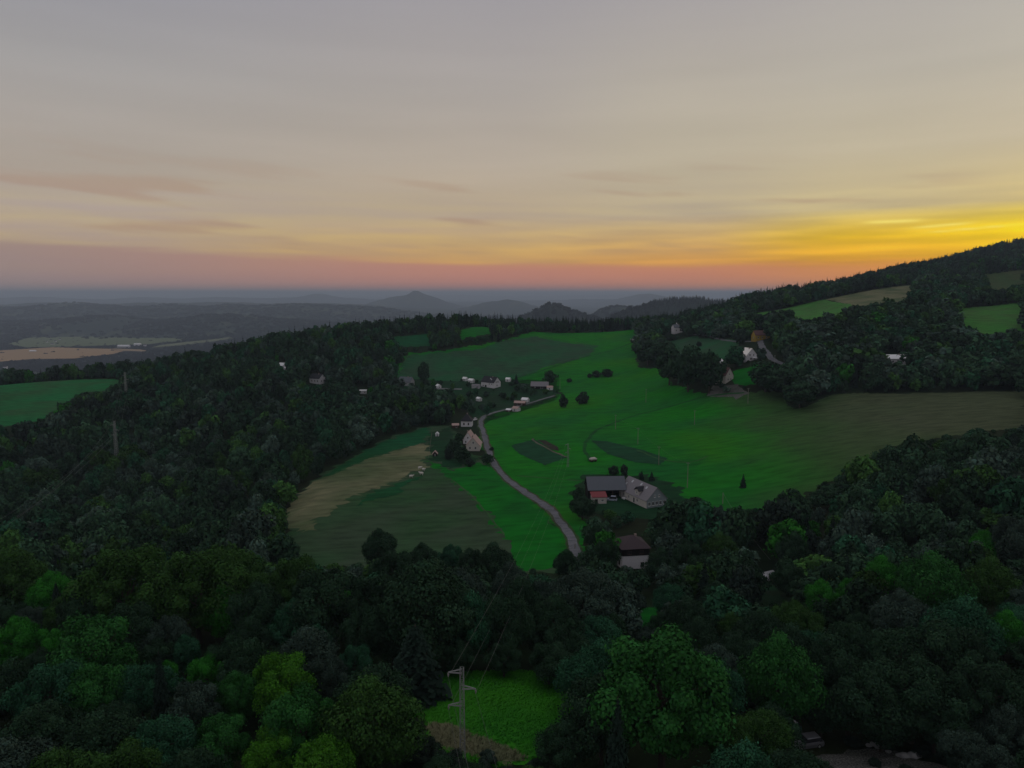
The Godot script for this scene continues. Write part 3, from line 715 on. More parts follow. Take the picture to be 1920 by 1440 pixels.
const COVER := {
	"meadow_mixed": [[0.014, 0.25, 0.012], [0.012, 0.18, 0.028], 0.42], "dull_grass": [[0.045, 0.105, 0.055], [0.024, 0.15, 0.055], 0.35], "grey_grass": [[0.066, 0.108, 0.062], [0.042, 0.125, 0.045], 0.4],
	"hay": [[0.25, 0.245, 0.14], [0.115, 0.16, 0.075], 0.42], "teal_grass": [[0.012, 0.13, 0.05], [0.015, 0.10, 0.03], 0.4], "green_grass": [[0.007, 0.22, 0.016], [0.010, 0.16, 0.024], 0.35],
	"garden_grass": [[0.014, 0.075, 0.03], [0.02, 0.055, 0.025], 0.5], "crop": [[0.018, 0.105, 0.045], [0.018, 0.08, 0.038], 0.5], "soil": [[0.07, 0.06, 0.05], [0.05, 0.06, 0.04], 0.4],
	"left_grass": [[0.018, 0.22, 0.065], [0.05, 0.14, 0.05], 0.4], "front_grass": [[0.062, 0.33, 0.02], [0.034, 0.24, 0.02], 0.4], "bright_grass": [[0.075, 0.29, 0.05], [0.09, 0.21, 0.055], 0.4],
	"dry_grass": [[0.09, 0.11, 0.045], [0.06, 0.12, 0.04], 0.5], "gravel": [[0.36, 0.35, 0.35], [0.14, 0.15, 0.13], 0.35], "asphalt": [[0.235, 0.235, 0.27], [0.19, 0.19, 0.22], 0.4],
	"verge": [[0.06, 0.12, 0.045], [0.10, 0.115, 0.065], 0.45], "pale_earth": [[0.18, 0.17, 0.13], [0.14, 0.14, 0.1], 0.4], "track_grass": [[0.018, 0.12, 0.03], [0.014, 0.14, 0.026], 0.5], "pale_grass": [[0.07, 0.16, 0.06], [0.05, 0.14, 0.05], 0.5],
}

func cover_tint(kind: String) -> Callable:
	var a := Color(COVER[kind][0][0], COVER[kind][0][1], COVER[kind][0][2])
	var b := Color(COVER[kind][1][0], COVER[kind][1][1], COVER[kind][1][2])
	var share: float = COVER[kind][2]
	if kind == "meadow_mixed":
		var dry := Color(0.102, 0.126, 0.066)
		var olive := Color(0.055, 0.135, 0.036)
		return func(p: Vector2):
			# the eastern half of the hill was mown and has dried out in drifts
			var k := noise_a.get_noise_2d(p.x, p.y) * 0.35
			var line := 104.0 + (-p.y - 260.0) * 0.2
			var g := patchy(a, b, share, p).lerp(Color(0.035, 0.24, 0.008), clampf(noise_a.get_noise_2d(p.x * 0.8 + 500.0, p.y * 0.8) * 2.2 - 0.1, 0.0, 1.0))
			g = g.lerp(olive, smoothstep(-28.0, 22.0, p.x - line + k * 60.0))
			return (g.lerp(dry, smoothstep(10.0, 95.0, p.x - line + k * 90.0)) * 1.3).clamp()
	var freq := 5.0 if kind == "gravel" else 1.6
	return func(p: Vector2): return (patchy(a, b, share, p, freq) * 1.3).clamp()

func grass_material(called: String, fine: float, coarse: float, rough := 0.95) -> StandardMaterial3D:
	var m := mat(called, Color.WHITE, rough, 0.15)
	m.vertex_color_use_as_albedo = true
	m.albedo_texture = M.grain
	m.uv1_triplanar = true
	m.uv1_world_triplanar = true
	m.uv1_scale = Vector3.ONE * fine
	m.detail_enabled = true
	m.detail_blend_mode = BaseMaterial3D.BLEND_MODE_MUL
	m.detail_albedo = M.drift
	m.detail_uv_layer = BaseMaterial3D.DETAIL_UV_2
	m.uv2_triplanar = true
	m.uv2_world_triplanar = true
	m.uv2_scale = Vector3(coarse * 0.35, coarse, coarse)
	return m

func noise_texture(seed_: int, freq: float, octaves: int, ramp: Array, size := 512) -> NoiseTexture2D:
	var n := FastNoiseLite.new()
	n.seed = seed_
	n.frequency = freq
	n.noise_type = FastNoiseLite.TYPE_SIMPLEX_SMOOTH
	n.fractal_octaves = octaves
	n.fractal_gain = 0.6
	var t := NoiseTexture2D.new()
	t.width = size
	t.height = size
	t.seamless = true
	t.noise = n
	var g := Gradient.new()
	g.offsets = PackedFloat32Array([0.0, 0.5, 1.0])
	g.colors = PackedColorArray([ramp[0], ramp[1], ramp[2]])
	t.color_ramp = g
	return t

# ---------------------------------------------------------------- sky
const SKY_UP := [0.0, 1.2, 2.4, 4.0, 6.0, 10.0, 15.0, 21.0, 45.0, 90.0]
const SKY_OFF := [0.0, 12.0, 24.0, 40.0, 74.0, 120.0, 180.0]
const SKY_RGB := [
	[[225, 150, 40], [235, 165, 25], [248, 184, 5], [255, 216, 0], [214, 191, 130], [200, 187, 160], [189, 182, 168], [178, 174, 169], [174, 172, 174], [176, 175, 179]],
	[[205, 130, 80], [225, 140, 50], [236, 168, 30], [244, 196, 34], [203, 184, 138], [196, 184, 158], [185, 178, 165], [174, 169, 166], [172, 170, 174], [176, 175, 179]],
	[[186, 126, 106], [208, 133, 100], [222, 160, 76], [208, 168, 104], [191, 174, 143], [188, 177, 155], [182, 174, 161], [168, 163, 163], [170, 168, 172], [176, 175, 179]],
	[[168, 128, 122], [196, 132, 116], [205, 158, 98], [198, 166, 114], [188, 169, 142], [181, 169, 154], [172, 165, 159], [161, 157, 160], [167, 166, 171], [176, 175, 179]],
	[[150, 132, 131], [162, 139, 132], [172, 149, 130], [180, 160, 135], [178, 163, 147], [172, 163, 154], [162, 159, 158], [149, 149, 158], [165, 164, 170], [176, 175, 179]],
	[[150, 134, 136], [154, 136, 134], [160, 141, 136], [168, 152, 141], [170, 158, 149], [168, 160, 155], [163, 159, 160], [158, 157, 162], [165, 164, 170], [176, 175, 179]],
	[[150, 136, 140], [154, 139, 140], [158, 144, 142], [164, 152, 147], [166, 157, 153], [166, 160, 158], [163, 160, 163], [160, 160, 166], [165, 164, 170], [176, 175, 179]],
]
const BANK_RGB := [[236, 160, 60], [224, 144, 84], [206, 134, 102], [196, 132, 114], [158, 135, 129], [152, 134, 136], [150, 136, 140]]

func stop(list: Array, x: float) -> Array:
	var k := 0
	while k < list.size() - 2 and x > list[k + 1]: k += 1
	return [k, clampf((x - list[k]) / (list[k + 1] - list[k]), 0.0, 1.0)]

func rgb8(c: Array) -> Vector3:
	return Vector3(c[0], c[1], c[2])

func sky_color(az: float, el: float, streaks: FastNoiseLite) -> Vector3:
	el = maxf(el, 0.0)
	var d := absf(wrapf(az - 38.0, -180.0, 180.0))
	var a := stop(SKY_OFF, d)
	var u := stop(SKY_UP, el)
	var lo := rgb8(SKY_RGB[a[0]][u[0]]).lerp(rgb8(SKY_RGB[a[0]][u[0] + 1]), u[1])
	var hi := rgb8(SKY_RGB[a[0] + 1][u[0]]).lerp(rgb8(SKY_RGB[a[0] + 1][u[0] + 1]), u[1])
	var c := lo.lerp(hi, smoothstep(0.0, 1.0, a[1]))
	# thin streaks of high cloud, drawn out along the horizon
	var s := streaks.get_noise_2d(az * 1.6 + el * 2.0, el * 26.0)
	var wide := streaks.get_noise_2d(az * 0.6 - 300.0, el * 7.0)
	var low := smoothstep(9.0, 3.5, el)
	c *= 1.0 + s * 0.06 * low * (1.0 + 1.8 * smoothstep(50.0, 10.0, d)) + wide * 0.035 * smoothstep(30.0, 6.0, el)
	c.z *= 1.0 - s * 0.12 * low
	# the dull bank of vapour that lies on the horizon
	var b := rgb8(BANK_RGB[a[0]]).lerp(rgb8(BANK_RGB[a[0] + 1]), a[1])
	var torn := streaks.get_noise_2d(az * 2.0 + 700.0, el * 34.0)
	var top := 2.2 + 1.1 * smoothstep(36.0, 76.0, d) + wide * 0.25 + torn * 0.3
	c = c.lerp(b, 0.85 * (0.4 + 0.6 * smoothstep(0.0, 0.8, el)) * smoothstep(top + 0.3, top - 0.3, el) * smoothstep(0.0, 30.0, d + 8.0))
	# wisps of grey cirrus, combed one way
	var comb := streaks.get_noise_2d(az * 1.1 + el * 3.2 + 90.0, el * 10.0 + az * 0.35)
	c = c.lerp(Vector3(168, 138, 118), 0.5 * smoothstep(0.14, 0.5, comb) * smoothstep(2.6, 3.8, el) * smoothstep(11.0, 6.0, el) * smoothstep(2.0, 14.0, d))
	# two bright threads of cloud close to the sun
	for t in [[27.7, 4.98, 1.7, 0.10, 0.0], [30.7, 4.58, 1.7, 0.07, 0.05], [32.3, 4.27, 2.6, 0.045, 0.055]]:
		var x: float = (az - t[0]) / t[2]
		if absf(x) < 1.6:
			var y: float = (el - t[1] - (az - t[0]) * t[4]) / t[3]
			c = c.lerp(Vector3(255, 236, 120), 0.85 * exp(-x * x * x * x - y * y))
	return c.clamp(Vector3.ZERO, Vector3.ONE * 255.0)

func make_sky() -> Sky:
	var streaks := FastNoiseLite.new()
	streaks.seed = 11
	streaks.frequency = 0.035
	streaks.fractal_octaves = 4
	var small := Image.create_empty(512, 256, false, Image.FORMAT_RGB8)
	for y in 256:
		var el := 90.0 - (y + 0.5) * 180.0 / 256.0
		if el < -2.0:
			small.fill_rect(Rect2i(0, y, 512, 256 - y), Color8(138, 126, 128))
			break
		for x in 512:
			var c := sky_color((x + 0.5) * 360.0 / 512.0, el, streaks)
			small.set_pixel(x, y, Color8(int(c.x), int(c.y), int(c.z)))
	small.resize(4096, 2048, Image.INTERPOLATE_BILINEAR)
	for y in range(690, 1024):
		var el := 90.0 - (y + 0.5) * 180.0 / 2048.0
		for k in range(-560, 560):
			var az := (k + 0.5) * 360.0 / 4096.0
			var c := sky_color(az, el, streaks)
			var dz := rng.randf() - 0.5
			small.set_pixel(posmod(k, 4096), y, Color8(clampi(int(c.x + dz + 0.5), 0, 255), clampi(int(c.y + dz + 0.5), 0, 255), clampi(int(c.z + dz + 0.5), 0, 255)))
	var sm := PanoramaSkyMaterial.new()
	sm.panorama = ImageTexture.create_from_image(small)
	var sky := Sky.new()
	sky.sky_material = sm
	return sky

# ---------------------------------------------------------------- trees
func crown_mesh(seed_: int, lobes: int, leaves: int, size: float, low := 0.2, droop := 0.0, with_stem := false) -> ArrayMesh:
	# a crown one metre wide and one metre high: tufts of leaves spread over uneven boughs
	var r := RandomNumberGenerator.new()
	r.seed = seed_
	var mid := (1.0 + low) / 2.0
	var half := (1.0 - low) / 2.0
	var tilt := r.randf() * TAU
	var lean := func(a: float) -> float: return 1.0 + 0.16 * cos(a - tilt) + 0.1 * cos(2.0 * a + tilt * 3.0)
	var balls := []
	for k in lobes:
		var y := 1.0 - 2.0 * (k + 0.5) / lobes
		y = clampf(y * 0.95 + 0.08, -1.0, 1.0)
		var a := k * 2.39996 + r.randf() * 0.9
		var w := sqrt(maxf(0.0, 1.0 - y * y))
		var out: float = r.randf_range(0.48, 0.9) * lean.call(a)
		if y < -0.3: out *= 0.85
		var c := Vector3(cos(a) * w * 0.5 * out, mid + y * half * r.randf_range(0.5, 0.86), sin(a) * w * 0.5 * out)
		balls.append([c, r.randf_range(0.11, 0.23) * (0.74 if lobes > 30 else (1.0 if lobes > 9 else 1.25)), r.randf_range(0.5, 1.0)])
	balls.append([Vector3(0, mid, 0), 0.27, 0.7])
	var v := PackedVector3Array()
	var n := PackedVector3Array()
	var c := PackedColorArray()
	var idx := PackedInt32Array()
	var tries := 0
	while v.size() < leaves * 4 and tries < leaves * 4:
		tries += 1
		var b: Array = balls[r.randi() % balls.size()]
		var d := Vector3(r.randfn(), r.randfn() + 0.25, r.randfn()).normalized()
		var p: Vector3 = b[0] + d * b[1] * (r.randf_range(0.72, 1.08) if r.randf() < 0.9 else r.randf_range(1.05, 1.4)) * Vector3(1, 0.88, 1)
		var buried := false
		for o in balls:
			if o != b and p.distance_squared_to(o[0]) < o[1] * o[1] * 0.55:
				buried = true
				break
		if buried and r.randf() < 0.9: continue
		p.y -= droop * (Vector2(p.x, p.z).length()) * 0.4
		var f := (d + Vector3(r.randfn(), r.randfn() + 0.3, r.randfn()) * 0.42).normalized()
		var x := f.cross(Vector3(r.randfn(), r.randfn(), r.randfn())).normalized()
		var y2 := f.cross(x)
		var s := size * r.randf_range(0.55, 1.35)
		var k0 := v.size()
		for q in [x * 0.62, y2 * 0.36, -x * 0.5, -y2 * 0.4]:
			v.append(p + q * s + f * (0.12 * s if q.dot(x) == 0.0 else 0.0))
			n.append(f)
		var shade: float = b[2] * r.randf_range(0.62, 1.0)
		var hue := r.randf_range(-0.1, 0.1)
		var col := Color(clampf(shade * (1.0 + hue), 0, 1), shade, clampf(shade * (1.0 - hue), 0, 1))
		for q in 4: c.append(col)
		idx.append_array(PackedInt32Array([k0, k0 + 2, k0 + 1, k0, k0 + 3, k0 + 2]))
	if with_stem:
		stem_into(v, n, c, idx, mid)
	return arrays_mesh(v, n, c, idx)

func arrays_mesh(v: PackedVector3Array, n: PackedVector3Array, c: PackedColorArray, idx: PackedInt32Array) -> ArrayMesh:
	var arr := []
	arr.resize(Mesh.ARRAY_MAX)
	arr[Mesh.ARRAY_VERTEX] = v
	arr[Mesh.ARRAY_NORMAL] = n
	arr[Mesh.ARRAY_COLOR] = c
	arr[Mesh.ARRAY_INDEX] = idx
	var m := ArrayMesh.new()
	m.add_surface_from_arrays(Mesh.PRIMITIVE_TRIANGLES, arr)
	return m

func stem_into(v: PackedVector3Array, n: PackedVector3Array, c: PackedColorArray, idx: PackedInt32Array, top: float) -> void:
	var k0 := v.size()
	for k in 5:
		var a := TAU * k / 5.0
		var d := Vector3(cos(a), 0, sin(a))
		for e in [[-0.06, 0.03], [top, 0.012]]:
			v.append(d * e[1] + Vector3.UP * e[0])
			n.append(d)
			c.append(Color(0.5, 0.42, 0.36))
	for k in 5:
		var e := (k + 1) % 5
		idx.append_array(PackedInt32Array([k0 + 2 * k, k0 + 2 * k + 1, k0 + 2 * e, k0 + 2 * e, k0 + 2 * k + 1, k0 + 2 * e + 1]))

func spruce_mesh(seed_: int, levels: int, around: int, cards: int, with_stem := false) -> ArrayMesh:
	# drooping branches in whorls, one metre wide and one metre high
	var r := RandomNumberGenerator.new()
	r.seed = seed_
	var v := PackedVector3Array()
	var n := PackedVector3Array()
	var c := PackedColorArray()
	var idx := PackedInt32Array()
	for k in levels:
		var h := 0.06 + 0.92 * pow(float(k) / levels, 0.92)
		var reach := 0.5 * pow(1.0 - h, 0.8) + 0.015
		for q in around:
			var a := TAU * (q + r.randf() * 0.8 + (k % 2) * 0.5) / around
			var d := Vector3(cos(a), 0, sin(a))
			var len_ := reach * r.randf_range(0.7, 1.1)
			for e in cards:
				var s0 := len_ * e / cards
				var s1 := len_ * (e + 1.25) / cards
				var hang := 0.32 * (1.0 - h * 0.5)
				var p0 := d * s0 + Vector3.UP * (h - s0 * hang)
				var p1 := d * s1 + Vector3.UP * (h - s1 * hang - 0.01)
				var side := d.cross(Vector3.UP).rotated(d, r.randf_range(-0.7, 0.7))
				var w := len_ * (0.30 if cards == 1 else 0.24) * (1.15 - 0.6 * e / cards)
				var f := side.cross(p1 - p0).normalized()
				if f.y < 0: f = -f
				var k0 := v.size()
				for p in [p0 - side * w * 0.5, p0.lerp(p1, 0.5) - side * w, p1, p0.lerp(p1, 0.5) + side * w]:
					v.append(p + Vector3.DOWN * (0.012 * r.randf()))
					n.append(f)
				var shade := r.randf_range(0.6, 1.0)
				for z in 4: c.append(Color(shade, shade, shade))
				idx.append_array(PackedInt32Array([k0, k0 + 1, k0 + 2, k0, k0 + 2, k0 + 3]))
	if with_stem:
		stem_into(v, n, c, idx, 0.97)
	return arrays_mesh(v, n, c, idx)

func trunk_mesh(seed_: int, straight := false) -> ArrayMesh:
	var r := RandomNumberGenerator.new()
	r.seed = seed_
	var st := begin()
	var top := 0.97 if straight else 0.72
	var pts := []
	var rad := []
	for k in 6:
		var y := lerpf(-0.06, top, k / 5.0)
		pts.append(Vector3(r.randf_range(-0.012, 0.012) * k * (0.2 if straight else 1.0), y, r.randf_range(-0.012, 0.012) * k * (0.2 if straight else 1.0)))
		rad.append(lerpf(0.034, 0.006, pow(k / 5.0, 0.8)))
	tube(st, pts, rad, 7)
	if not straight:
		for k in 7:
			var a := k * 2.4 + r.randf()
			var y := r.randf_range(0.24, 0.6)
			var d := Vector3(cos(a), 0, sin(a))
			var f := pts[2].lerp(pts[3], 0.5) as Vector3
			var s := Vector3(f.x, y, f.z)
			tube(st, [s, s + d * 0.14 + Vector3.UP * 0.07, s + d * r.randf_range(0.26, 0.34) + Vector3.UP * r.randf_range(0.14, 0.24)], [0.014, 0.009, 0.003], 5, false)
	return done(st)

const LEAF := [[0.036, 0.086, 0.044], [0.052, 0.138, 0.032], [0.046, 0.270, 0.030], [0.062, 0.108, 0.080], [0.074, 0.255, 0.022], [0.30, 0.33, 0.02], [0.019, 0.038, 0.028], [0.040, 0.145, 0.072], [0.038, 0.064, 0.046], [0.042, 0.180, 0.040]]
const LOOK := ["dark", "olive", "bright green", "grey-green", "yellow-green", "yellow", "dark", "blue-green", "dark", "mid green"]

func leaf_material(k: int) -> StandardMaterial3D:
	var called := "leaves_%d" % k
	if M.has(called): return M[called]
	var m := mat(called, lin(LEAF[k][0], LEAF[k][1], LEAF[k][2]), 0.85, 0.12)
	m.vertex_color_use_as_albedo = true
	m.backlight_enabled = true
	m.backlight = Color(0.2, 0.2, 0.2)
	return m

var near_crowns := []
var mid_crowns := []
var far_crowns := []
var near_spruce: ArrayMesh
var mid_spruces := []
var far_spruces := []
var trunks := []
var spruce_trunk: ArrayMesh
var single_trees := 0

func plant(x: float, z: float, wide: float, high: float, kind: int, label: String, category: String, group: String) -> void:
	var called := "spruce_tree" if kind == 6 else ("bush" if kind == 8 else "broadleaf_tree")
	var o := thing(called, label, category, on_land(x, z, -0.1), rng.randf() * 360.0, group)
	var near := Vector2(x, z).length() < 260.0
	var crown: ArrayMesh
	if kind == 6: crown = near_spruce if near else mid_spruces[rng.randi() % mid_spruces.size()]
	else: crown = near_crowns[rng.randi() % near_crowns.size()] if near else mid_crowns[rng.randi() % mid_crowns.size()]
	part("crown", crown, leaf_material(kind), o)
	part("trunk", spruce_trunk if kind == 6 else trunks[rng.randi() % trunks.size()], M.bark, o)
	if kind == 8:
		high *= 1.2
		o.position.y -= high * 0.18
	o.scale = Vector3(wide * 1.04, high, wide * 1.04)
	single_trees += 1

func build_word(wide: float, high: float) -> String:
	var r := high / wide
	return ("very broad" if wide > 11.0 else ("broad" if wide > 8.5 else ("middling" if wide > 6.4 else "small"))) + (" tall" if r > 1.38 else (" low" if r < 1.16 else " round"))

const LANDMARKS := {
	"white_house": "the white hipped house", "barn": "the dark barn", "long_house": "the long farmhouse", "gable_house": "the pinkish gabled cottage", "cottage": "the pyramid-roofed cottage", "plaster_house": "the large plastered house",
	"dark_house": "the slate-roofed village house", "grey_barn": "the grey-roofed barn", "hill_house": "the hill house", "yellow_house": "the yellow house", "bright_house": "the white gabled house", "spire_house": "the turret house",
	"wood_house": "the house in the slope wood", "shelter": "the field shelter", "pylon": "the front meadow mast", "lattice_mast": "the hill meadow mast", "car": "the gravel yard cars", "junk": "the yard stones", "hut": "the lane hut",
	"hay_hut": "the tiny garden hut", "trailer": "the hay trailer", "pole_4": "the upper meadow pole", "pole_6": "the track pole", "pole_7": "the wood edge pole", "pole_8": "the lane head pole", "pole_2": "the bean plot pole", "van_heap": "the tarpaulin bundle", "red_annex": "the red-roofed lean-to", "pole_0": "the farmhouse pole", "pole_5": "the drying meadow pole",
}

func beside(x: float, z: float) -> String:
	var best := ""
	var least := 1e9
	for k in LANDMARKS:
		var d := Vector2(SPOTS[k].x - x, SPOTS[k].z - z).length()
		if d < least:
			least = d
			best = LANDMARKS[k]
	return ("close to " if least < 14.0 else ("near " if least < 40.0 else "well away from ")) + best

func zone_of(x: float, z: float) -> String:
	var d := -z
	if d < 84.0:
		return "on the bank before the front meadow" if x < -14.0 else ("beside the front meadow" if x < 12.0 else ("beside the gravel yard" if x < 45.0 else "beyond the gravel yard"))
	if d < 112.0:
		return "in the wood under the sagging cables" if x < -34.0 else ("behind the front meadow" if x < 16.0 else ("behind the gravel yard" if x < 55.0 else "on the bank above the gravel yard"))
	if d < 150.0:
		return "above the sagging cables" if x < -50.0 else ("below the knoll" if x < 4.0 else ("below the clearing lawn" if x < 40.0 else "near the yellow tree"))
	return "at the foot of the knoll" if x < 6.0 else ("around the white hipped house" if x < 44.0 else "by the garden tunnels")

func inside_any(p: Vector2, list: Array) -> bool:
	for q in list:
		if q[1].has_point(p) and Geometry2D.is_point_in_polygon(p, q[0]): return true
	return false

func boxed(list: Array) -> Array:
	var out := []
	for flat in list:
		var p := corners(flat)
		var r := Rect2(p[0], Vector2.ZERO)
		for q in p: r = r.expand(q)
		out.append([p, r])
	return out

func make_trees() -> void:
	for k in 4: near_crowns.append(crown_mesh(100 + k, 34 + 7 * k, 19000, 0.027, 0.14))
	for k in 4: mid_crowns.append(crown_mesh(200 + k, 15 + k, 1500, 0.09, 0.12, 0.0, true))
	for k in 4: far_crowns.append(crown_mesh(300 + k, 9 + k, 420, 0.17, 0.06, 0.0, true))
	near_spruce = spruce_mesh(400, 26, 15, 6)
	for k in 3: mid_spruces.append(spruce_mesh(410 + k, 18, 10, 2, true))
	for k in 3: far_spruces.append(spruce_mesh(420 + k, 11, 7, 1, true))
	for k in 3: trunks.append(trunk_mesh(500 + k))
	spruce_trunk = trunk_mesh(510, true)
	var spots := []
	for t in HERO_TREES:
		plant(t[0], t[1], t[2], t[3], t[4], "%s %s broadleaf tree %s" % [build_word(t[2], t[3]), LOOK[t[4]], zone_of(t[0], t[1])], "tree", "single trees of the near wood")
		spots.append(Vector3(t[0], t[1], t[2] * 0.5))
	for t in FIELD_TREES:
		var what: String = "dark spruce with drooping branches" if t[4] == 6 else ("low dark bush" if t[4] == 8 else "dark round-crowned broadleaf tree")
		plant(t[0], t[1], t[2], t[3], t[4], "%s %s %s" % [build_word(t[2], t[3]), what, beside(t[0], t[1])], "bush" if t[4] == 8 else "tree", "trees and bushes standing alone")
		spots.append(Vector3(t[0], t[1], t[2] * 0.5))
	var open := []
	for level in CLEARINGS: open.append(boxed(level))
	var gardens := boxed(GARDENS)
	var rows := {"mid": [], "far": [], "mid_spruce": [], "far_spruce": []}
	var z := -44.0
	while z > -2150.0:
		var step := 6.0 + minf(3.2, -z * 0.009) + (1.5 if z < -1200.0 else 0.0)
		var x := z * 0.76 - 14.0
		while x < -z * 0.76 + 14.0:
			var p := Vector2(x + rng.randf_range(-0.42, 0.42) * step, z + rng.randf_range(-0.42, 0.42) * step)
			x += step
			if p.x < X0 + 20.0 or p.x > X0 + CELL * CELLS - 20.0: continue
			if -p.y > 1150.0 and p.x < 150.0: continue
			var room := 0
			while room < 4 and not inside_any(p, open[room]): room += 1
			if room == 0: continue
			var lush := noise_b.get_noise_2d(p.x * 1.6, p.y * 1.6)
			var wide := lerpf(5.0, 12.5, pow(rng.randf(), 1.4)) * (1.0 + 0.35 * lush)
			if p.x > 130.0 and -p.y > 380.0: wide *= rng.randf_range(1.1, 1.75)
			var high := wide * rng.randf_range(1.1, 1.5)
			if -p.y > 600.0 and p.x < 0.0: high *= 1.1
			high = minf(high, 16.0)
			if inside_any(p, gardens):
				if rng.randf() < 0.5: continue
				wide = rng.randf_range(3.0, 6.5)
				high = wide * rng.randf_range(0.9, 1.3)
			if room < 4:
				high = [0.0, 2.2, 4.6, 7.5][room] * rng.randf_range(0.75, 1.0)
				wide = minf(wide, high * 1.15)
			var near := false
			for s in spots:
				if absf(s.x - p.x) < 9.0 and absf(s.y - p.y) < 9.0 and Vector2(s.x - p.x, s.y - p.y).length() < s.z * 0.75 + wide * 0.3:
					near = true
					break
			if near: continue
			if -p.y < 190.0:
				wide = lerpf(4.8, 9.5, rng.randf()) if room == 4 else wide
				high = minf(high * 0.9, wide * 1.25) if room == 4 else high
			var conifer := rng.randf() < (0.03 if -p.y < 560.0 else (0.1 if -p.y < 940.0 and not (p.x > -165.0 and p.x < 10.0 and -p.y > 790.0) else (0.75 if -p.y > 940.0 else 0.4)))
			if room < 4: conifer = false
			if conifer and p.x < -150.0 and -p.y < 560.0: conifer = false
			var pick := rng.randf()
			var kind := 0 if pick < 0.56 else (3 if pick < 0.76 else (1 if pick < 0.88 else (7 if pick < 0.985 else 2)))
			if conifer:
				wide = rng.randf_range(3.2, 5.0) if -p.y < 940.0 else rng.randf_range(5.0, 7.5)
				high = rng.randf_range(10.0, 16.0) if -p.y < 760.0 else rng.randf_range(14.0, 23.0) if -p.y < 940.0 else rng.randf_range(12.0, 22.0)
				kind = 6
			if -p.y < 168.0 and single_trees < 330:
				plant(p.x, p.y, wide, high, kind, "%s %s %s %s" % [build_word(wide, high), LOOK[kind], "spruce" if conifer else "broadleaf tree filling a gap", zone_of(p.x, p.y)], "tree", "single trees of the near wood")
				continue
			var b := Basis(Vector3.UP, rng.randf() * TAU).scaled(Vector3(wide, high, wide))
			var shade := rng.randf_range(0.7, 1.5) * (1.1 + 0.7 * noise_a.get_noise_2d(p.x * 1.4, p.y * 1.4))
			if kind == 2: shade = minf(shade, 0.8)
			if kind == 7: shade = minf(shade, 1.0)
			var col := Color(LEAF[kind][0] * shade, LEAF[kind][1] * shade, LEAF[kind][2] * shade)
			var row: String = ("mid" if -p.y < 420.0 else "far") + ("_spruce" if conifer else "")
			rows[row].append([Transform3D(b, on_land(p.x, p.y, -0.15)), col])
		z -= step
	var wood := thing("wood", "dark mixed wood covering the slopes between the fields and the farms", "wood")
	wood.set_meta("kind", "stuff")
	var fm := mat("wood_leaves", Color.WHITE, 0.85, 0.12)
	fm.vertex_color_use_as_albedo = true
	for row in rows:
		var shapes: Array = {"mid": mid_crowns, "far": far_crowns, "mid_spruce": mid_spruces, "far_spruce": far_spruces}[row]
		for k in shapes.size():
			var mine := []
			for q in range(k, rows[row].size(), shapes.size()): mine.append(rows[row][q])
			if mine.is_empty(): continue
			copies("spruces" if "spruce" in row else "broadleaves", shapes[k], fm, mine, wood)
	print("single trees ", single_trees, " wood ", rows.mid.size(), " ", rows.far.size(), " ", rows.mid_spruce.size(), " ", rows.far_spruce.size())

func copies(called: String, mesh: Mesh, m: Material, list: Array, parent: Node) -> void:
	var mm := MultiMesh.new()
	mm.transform_format = MultiMesh.TRANSFORM_3D
	mm.use_colors = true
	mm.mesh = mesh
	mm.instance_count = list.size()
	for k in list.size():
		mm.set_instance_transform(k, list[k][0])
		mm.set_instance_color(k, list[k][1])
	var o := MultiMeshInstance3D.new()
	o.name = called
	o.multimesh = mm
	o.material_override = m
	o.set_meta("kind", "stuff")
	parent.add_child(o, true)

# ---------------------------------------------------------------- ground
func make_ground() -> void:
	var v := PackedVector3Array()
	var n := PackedVector3Array()
	var c := PackedColorArray()
	var idx := PackedInt32Array()
	for j in CELLS + 1:
		for i in CELLS + 1:
			var p := Vector2(X0 + CELL * i, Z0 - CELL * j)
			v.append(Vector3(p.x, heights[j * (CELLS + 1) + i], p.y))
			n.append(slopes[j * (CELLS + 1) + i])
			c.append(patchy(Color(0.022, 0.05, 0.02), Color(0.035, 0.045, 0.022), 0.45, p))
	for j in CELLS:
		for i in CELLS:
			var k := j * (CELLS + 1) + i
			idx.append_array(PackedInt32Array([k, k + CELLS + 2, k + 1, k, k + CELLS + 1, k + CELLS + 2]))
	var g := part("ground", arrays_mesh(v, n, c, idx), M.floor, self)
	tag(g, "dark grassy soil under the woods and farms", "ground", "", "structure")
	for key in PATCHES:
		var d: Array = PATCHES[key]
		var o := part(key, sheet_mesh(roughen(corners(d[2]), 0.7 if d[0] in ["crop", "soil"] else 4.5 if -d[2][1] > 150.0 else 1.8, 1.5 if -d[2][1] < 480.0 else 4.0), 0.05 * d[1], cover_tint(d[0])), M.rubble_ground if d[0] == "gravel" else M.grass, self)
		tag(o, PATCH_LABELS.get(key, "grassy field on the hillside"), "gravel" if d[0] == "gravel" else "field", "", "structure")
	for key in STRIPS:
		var d: Array = STRIPS[key]
		var line := corners(d[3])
		var soft := PackedVector2Array()
		for k in line.size() - 1:
			var a := line[maxi(k - 1, 0)]
			var b := line[mini(k + 2, line.size() - 1)]
			for s in 6: soft.append(line[k].cubic_interpolate(line[k + 1], a, b, s / 6.0))
		soft.append(line[-1])
		var band := Geometry2D.offset_polyline(soft, d[2] * 0.5, Geometry2D.JOIN_ROUND, Geometry2D.END_BUTT)
		var o := part(key, sheet_mesh(roughen(band[0], 0.8, 3.0), 0.05 * d[1], cover_tint(d[0])), M.stones if d[0] == "asphalt" else M.grass, self)
		tag(o, STRIP_LABELS.get(key, "narrow strip of paler grass across the meadow"), "road" if d[0] == "asphalt" else "path", "", "structure")

